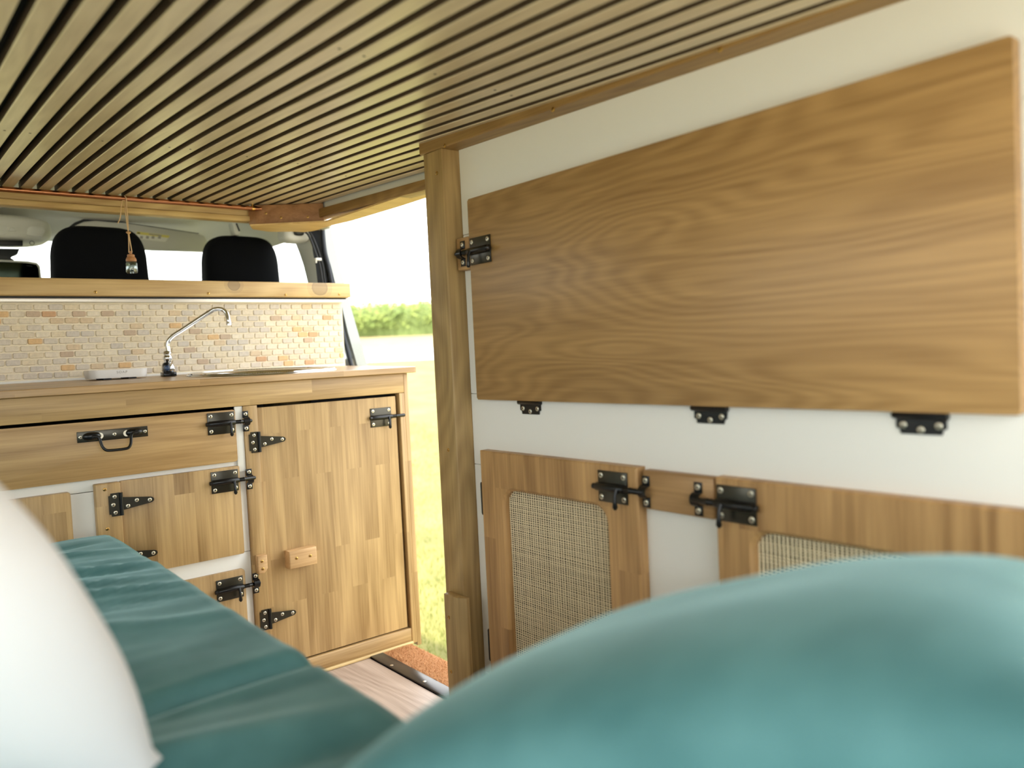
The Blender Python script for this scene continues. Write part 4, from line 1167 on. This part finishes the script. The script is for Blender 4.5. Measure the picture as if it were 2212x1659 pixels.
bm = bmesh.new(); add_box(bm, -0.74, -0.68, 2.30, 3.70, -0.3, 0.80, bev=0.01); add_box(bm, -0.74, -0.68, 2.30, 2.42, 0.80, 1.28, bev=0.01); struct('wall_cab', finish(bm, 'wall_cab', 'cab_plastic', smooth=True))
bm = bmesh.new(); add_box(bm, -0.68, 1.21, 2.28, 3.75, -0.10, -0.01); struct('floor_cab', finish(bm, 'floor_cab', 'cab_dark'))
bm = bmesh.new(); superellipsoid(bm, (0.28, 3.50, 0.45), 0.92, 0.20, 0.30, 0.4, 0.4, 32, 16)
struct('dashboard', finish(bm, 'dashboard', 'cab_dark', smooth=True, angle=180))
bm = bmesh.new(); add_tube(bm, [(1.13, 2.98, 1.20), (1.21, 3.3, 0.98), (1.30, 3.72, 0.74)], 0.03, 12); struct('pillar_a', finish(bm, 'pillar_a', 'cab_plastic', smooth=True))

# pillar beside the sliding door: trim, dark channel with cables, seal, painted edge
def strip_loft(name, secs, mat, thick_dir, parent=None):
    bm = bmesh.new(); rows = []
    for (pa, pb) in secs:
        pa, pb = Vector(pa), Vector(pb); d = Vector(thick_dir)
        rows.append([bm.verts.new(v) for v in (pa, pb, pb + d, pa + d)])
    for a, b2 in zip(rows[:-1], rows[1:]):
        for i in range(4): bm.faces.new((a[i], a[(i + 1) % 4], b2[(i + 1) % 4], b2[i]))
    bm.faces.new(rows[0][::-1]); bm.faces.new(rows[-1])
    return link(name, finish(bm, name, mat, smooth=True, angle=45), parent)
pil = thing('door_pillar', 'pale grey van pillar leaning outwards beside the open sliding door', 'pillar', (1.15, 2.27, 0.7))
# px columns of each band at several heights: y, trim front, trim rear, channel rear, seal rear, paint outer
rowsP = [(480, 622, 668, 690, 700, 714), (515, 634, 672, 693, 702, 719), (545, 646, 676, 696, 706, 726), (575, 656, 682, 702, 715, 733), (612, 665, 686, 708, 724, 744), (660, 672, 694, 716, 738, 757), (720, 680, 704, 728, 752, 774), (790, 690, 716, 744, 772, 794), (900, 706, 736, 770, 800, 826)]
def colpts(k, X): return [onX(r[k], r[0], X(r[0])) for r in rowsP]
secs_t = []; secs_c = []; secs_s = []; secs_p = []
for r in rowsP:
    y = r[0]
    a = onX(r[1], y, 1.115 + (y - 560) * 0.00018); b = onY(r[2], y, 2.318); c = onY(r[3], y, 2.300); d = onY(r[4], y, 2.285); e_ = onY(r[5], y, 2.282)
    secs_t.append((a, b)); secs_c.append((b, c)); secs_s.append((c, d)); secs_p.append((d, e_))
strip_loft('trim', secs_t, 'cab_plastic', (0.03, 0.03, 0), pil)
strip_loft('channel', secs_c, 'seal_rubber', (0.02, 0.03, 0), pil)
strip_loft('paint', secs_p, 'van_paint', (0.0, 0.06, 0), pil)
bm = bmesh.new(); add_tube(bm, smooth_path([(c + d) / 2 + Vector((0, -0.004, 0)) for c, d in secs_s], 4), 0.0065, 12)
link('door_seal', finish(bm, 'door_seal', 'seal_rubber', smooth=True), pil)
# rounded top corner of the door opening
for k, (pts) in enumerate((((648, 494), (664, 505), (672, 520), (681, 545), (690, 570), (697, 610)), ((660, 492), (672, 506), (681, 525), (690, 550), (698, 578), (702, 610)))):
    cb_ = thing('cable', ['black cable clipped down the van pillar, inner of the pair', 'black cable clipped down the van pillar, outer of the pair'][k], 'cable', onY(pts[-1][0], pts[-1][1], 2.292), 'cables on the pillar')
    bm = bmesh.new(); add_tube(bm, smooth_path([onY(a, b, 2.290) for a, b in pts] + [onY(pts[-1][0] + 22, 760, 2.290)], 6), 0.0035, 8)
    link('sheath', finish(bm, 'sheath', 'black_rubber', smooth=True), cb_)
clip = thing('cable_clip', 'small white plastic clip holding the cables on the pillar', 'clip', onY(688, 560, 2.284))
v = onY(688, 560, 2.284)
bm = bmesh.new(); add_box(bm, v.x - 0.009, v.x + 0.009, 2.280, 2.298, v.z - 0.004, v.z + 0.004, bev=0.001)
link('band', finish(bm, 'band', 'clip_white', smooth=True), clip)
box('tail', (v.x - 0.011, v.x - 0.007, 2.281, 2.286, v.z - 0.012, v.z + 0.003), 'clip_white', clip, bev=0.0006)
# belt anchor housing and grab handle under the headliner
ah = thing('belt_housing', 'rounded grey belt anchor housing at the top of the pillar', 'belt anchor', onY(640, 505, 2.34))
v = onY(640, 500, 2.34)
bm = bmesh.new(); superellipsoid(bm, (v.x, 2.36, v.z - 0.006), 0.046, 0.04, 0.028, 0.6, 0.6, 28, 16)
link('shell', finish(bm, 'shell', 'cab_plastic', smooth=True, angle=180), ah)
v = onY(646, 500, 2.315)
bm = bmesh.new(); superellipsoid(bm, (v.x, 2.318, v.z), 0.016, 0.012, 0.013, 0.6, 0.6, 20, 12)
link('slot', finish(bm, 'slot', 'cab_dark', smooth=True, angle=180), ah)
gh = thing('grab_handle', 'grey folded grab handle tucked under the cab roof lining', 'handle', onY(510, 500, 2.62))
bm = bmesh.new(); add_prism(bm, mpoly(((502, 480), (512, 477), (521, 500), (517, 507), (508, 507)), 2.58), 2.58, 2.62, 'y', bev=0.003)
link('body', finish(bm, 'body', 'cab_plastic', smooth=True, angle=40), gh)
bm = bmesh.new(); add_prism(bm, mpoly(((509, 483), (512, 482), (519, 499), (516, 500)), 2.579), 2.5785, 2.5805, 'y')
link('slot', finish(bm, 'slot', 'cab_dark'), gh)

# ------------------------------------------------------------------ outside: grass, verge, road, hedge
F = Vector((0.5128, 0.8585)); S = Vector((0.8585, -0.5128))
def gz(x, y):
    d = Vector((x, y)).dot(F)
    t = max(0.0, d - 3.0)
    return -0.50 + 0.115 * t - 0.0008 * t * t if t < 30 else -0.50 + 0.115 * 30 - 0.0008 * 900
def gz_r(x, y):
    return gz(x, y) + 0.012 * noise.noise(Vector((x * 1.1, y * 1.1, 0)))
def terrain(name, d0, d1, s0, s1, nd, ns, mat, dz=0.0, amp=1.0):
    bm = bmesh.new(); rows = []
    for i in range(nd + 1):
        d = d0 + (d1 - d0) * i / nd; row = []
        for j in range(ns + 1):
            s = s0 + (s1 - s0) * j / ns; p = F * d + S * s
            row.append(bm.verts.new((p.x, p.y, (gz_r if amp else gz)(p.x, p.y) + dz)))
        rows.append(row)
    for a, b2 in zip(rows[:-1], rows[1:]):
        for j in range(ns): bm.faces.new((a[j], a[j + 1], b2[j + 1], b2[j]))
    return finish(bm, name, mat, smooth=True, angle=180)
DG = 14.2
g0 = struct('ground', terrain('ground', -40, DG, -50, 50, 110, 110, 'grass_ground'))
r0 = struct('road', terrain('road', DG, 16.4, -50, 50, 8, 60, 'road', 0.01))
v0 = struct('verge', terrain('verge', 16.4, 60, -60, 60, 60, 60, 'dry_verge'))
bm = bmesh.new()
rows = [[bm.verts.new((-9 + 15 * i / 20, -12 + 11.2 * j / 20, -0.478 + 0.006 * noise.noise(Vector((i, j, 0))))) for i in range(21)] for j in range(21)]
for a, b2 in zip(rows[:-1], rows[1:]):
    for j in range(20): bm.faces.new((a[j], a[j + 1], b2[j + 1], b2[j]))
struct('bounce_yard', finish(bm, 'bounce_yard', 'bounce_gravel', smooth=True, angle=180))  # unseen pale ground added behind the van to bounce light onto the ceiling
bm = bmesh.new(); rnd = random.Random(11)
for _ in range(30000):
    d = 2.9 + 5.2 * rnd.random() ** 1.6; s = rnd.uniform(-1.1, 1.0) * (0.28 + 0.14 * d); p = F * d + S * (s - 0.02 * d)
    if p.x < 1.25: continue
    z = gz_r(p.x, p.y); a = rnd.uniform(0, 2 * PI); h = rnd.uniform(0.012, 0.034); w = 0.0016
    q = Vector((math.cos(a), math.sin(a), 0)); b3 = Vector((p.x, p.y, z - 0.002))
    bm.faces.new([bm.verts.new(v) for v in (b3 - q * w, b3 + q * w, b3 + Vector((rnd.uniform(-1, 1) * 0.014, rnd.uniform(-1, 1) * 0.014, h)))])
o = link('grass', finish(bm, 'grass', 'grass_blade')); tag(o, 'short mown sunlit grass outside the sliding door', 'grass', kind='stuff')
hz = thing('hedge', 'long sunlit green hedge beyond the road', 'hedge', (F * 21.5).to_3d() + Vector((0, 0, gz(F.x * 21.5, F.y * 21.5))))
bm = bmesh.new(); rows = []
for j in range(121):
    s = -14 + 28 * j / 120; row = []
    for i in range(13):
        a = PI * i / 12
        d = 21.6 - 0.95 * math.cos(a) * (1 + 0.25 * noise.noise(Vector((s * 0.8, i * 0.5, 0))))
        h = 0.80 * math.sin(a) ** 0.5 * (1 + 0.08 * noise.noise(Vector((s * 0.5, i * 0.4, 5)))) if 0 < i < 12 else 0
        p = F * d + S * s; row.append(bm.verts.new((p.x, p.y, gz(p.x, p.y) - 0.05 + h)))
    rows.append(row)
for a, b2 in zip(rows[:-1], rows[1:]):
    for i in range(12): bm.faces.new((a[i], a[i + 1], b2[i + 1], b2[i]))
link('core', finish(bm, 'core', 'hedge_core', smooth=True, angle=180), hz)
bm = bmesh.new()
for _ in range(9000):
    s = rnd.uniform(-6, 7); i = rnd.uniform(0.4, 9); a = PI * i / 12
    d = 21.6 - 1.02 * math.cos(a); h = 0.84 * math.sin(a) ** 0.5; p = F * d + S * s
    c = Vector((p.x, p.y, gz(p.x, p.y) - 0.05 + h)) + Vector((rnd.uniform(-.08, .08), rnd.uniform(-.08, .08), rnd.uniform(-.08, .1)))
    u = Vector((rnd.uniform(-1, 1), rnd.uniform(-1, 1), rnd.uniform(-1, 1))).normalized(); v = u.orthogonal().normalized(); r = rnd.uniform(0.03, 0.07)
    bm.faces.new([bm.verts.new(c + k) for k in (u * r, v * r * 0.6, -u * r, -v * r * 0.6)])
o = link('leaves', finish(bm, 'leaves', 'hedge_leaf'), hz); o['kind'] = 'stuff'
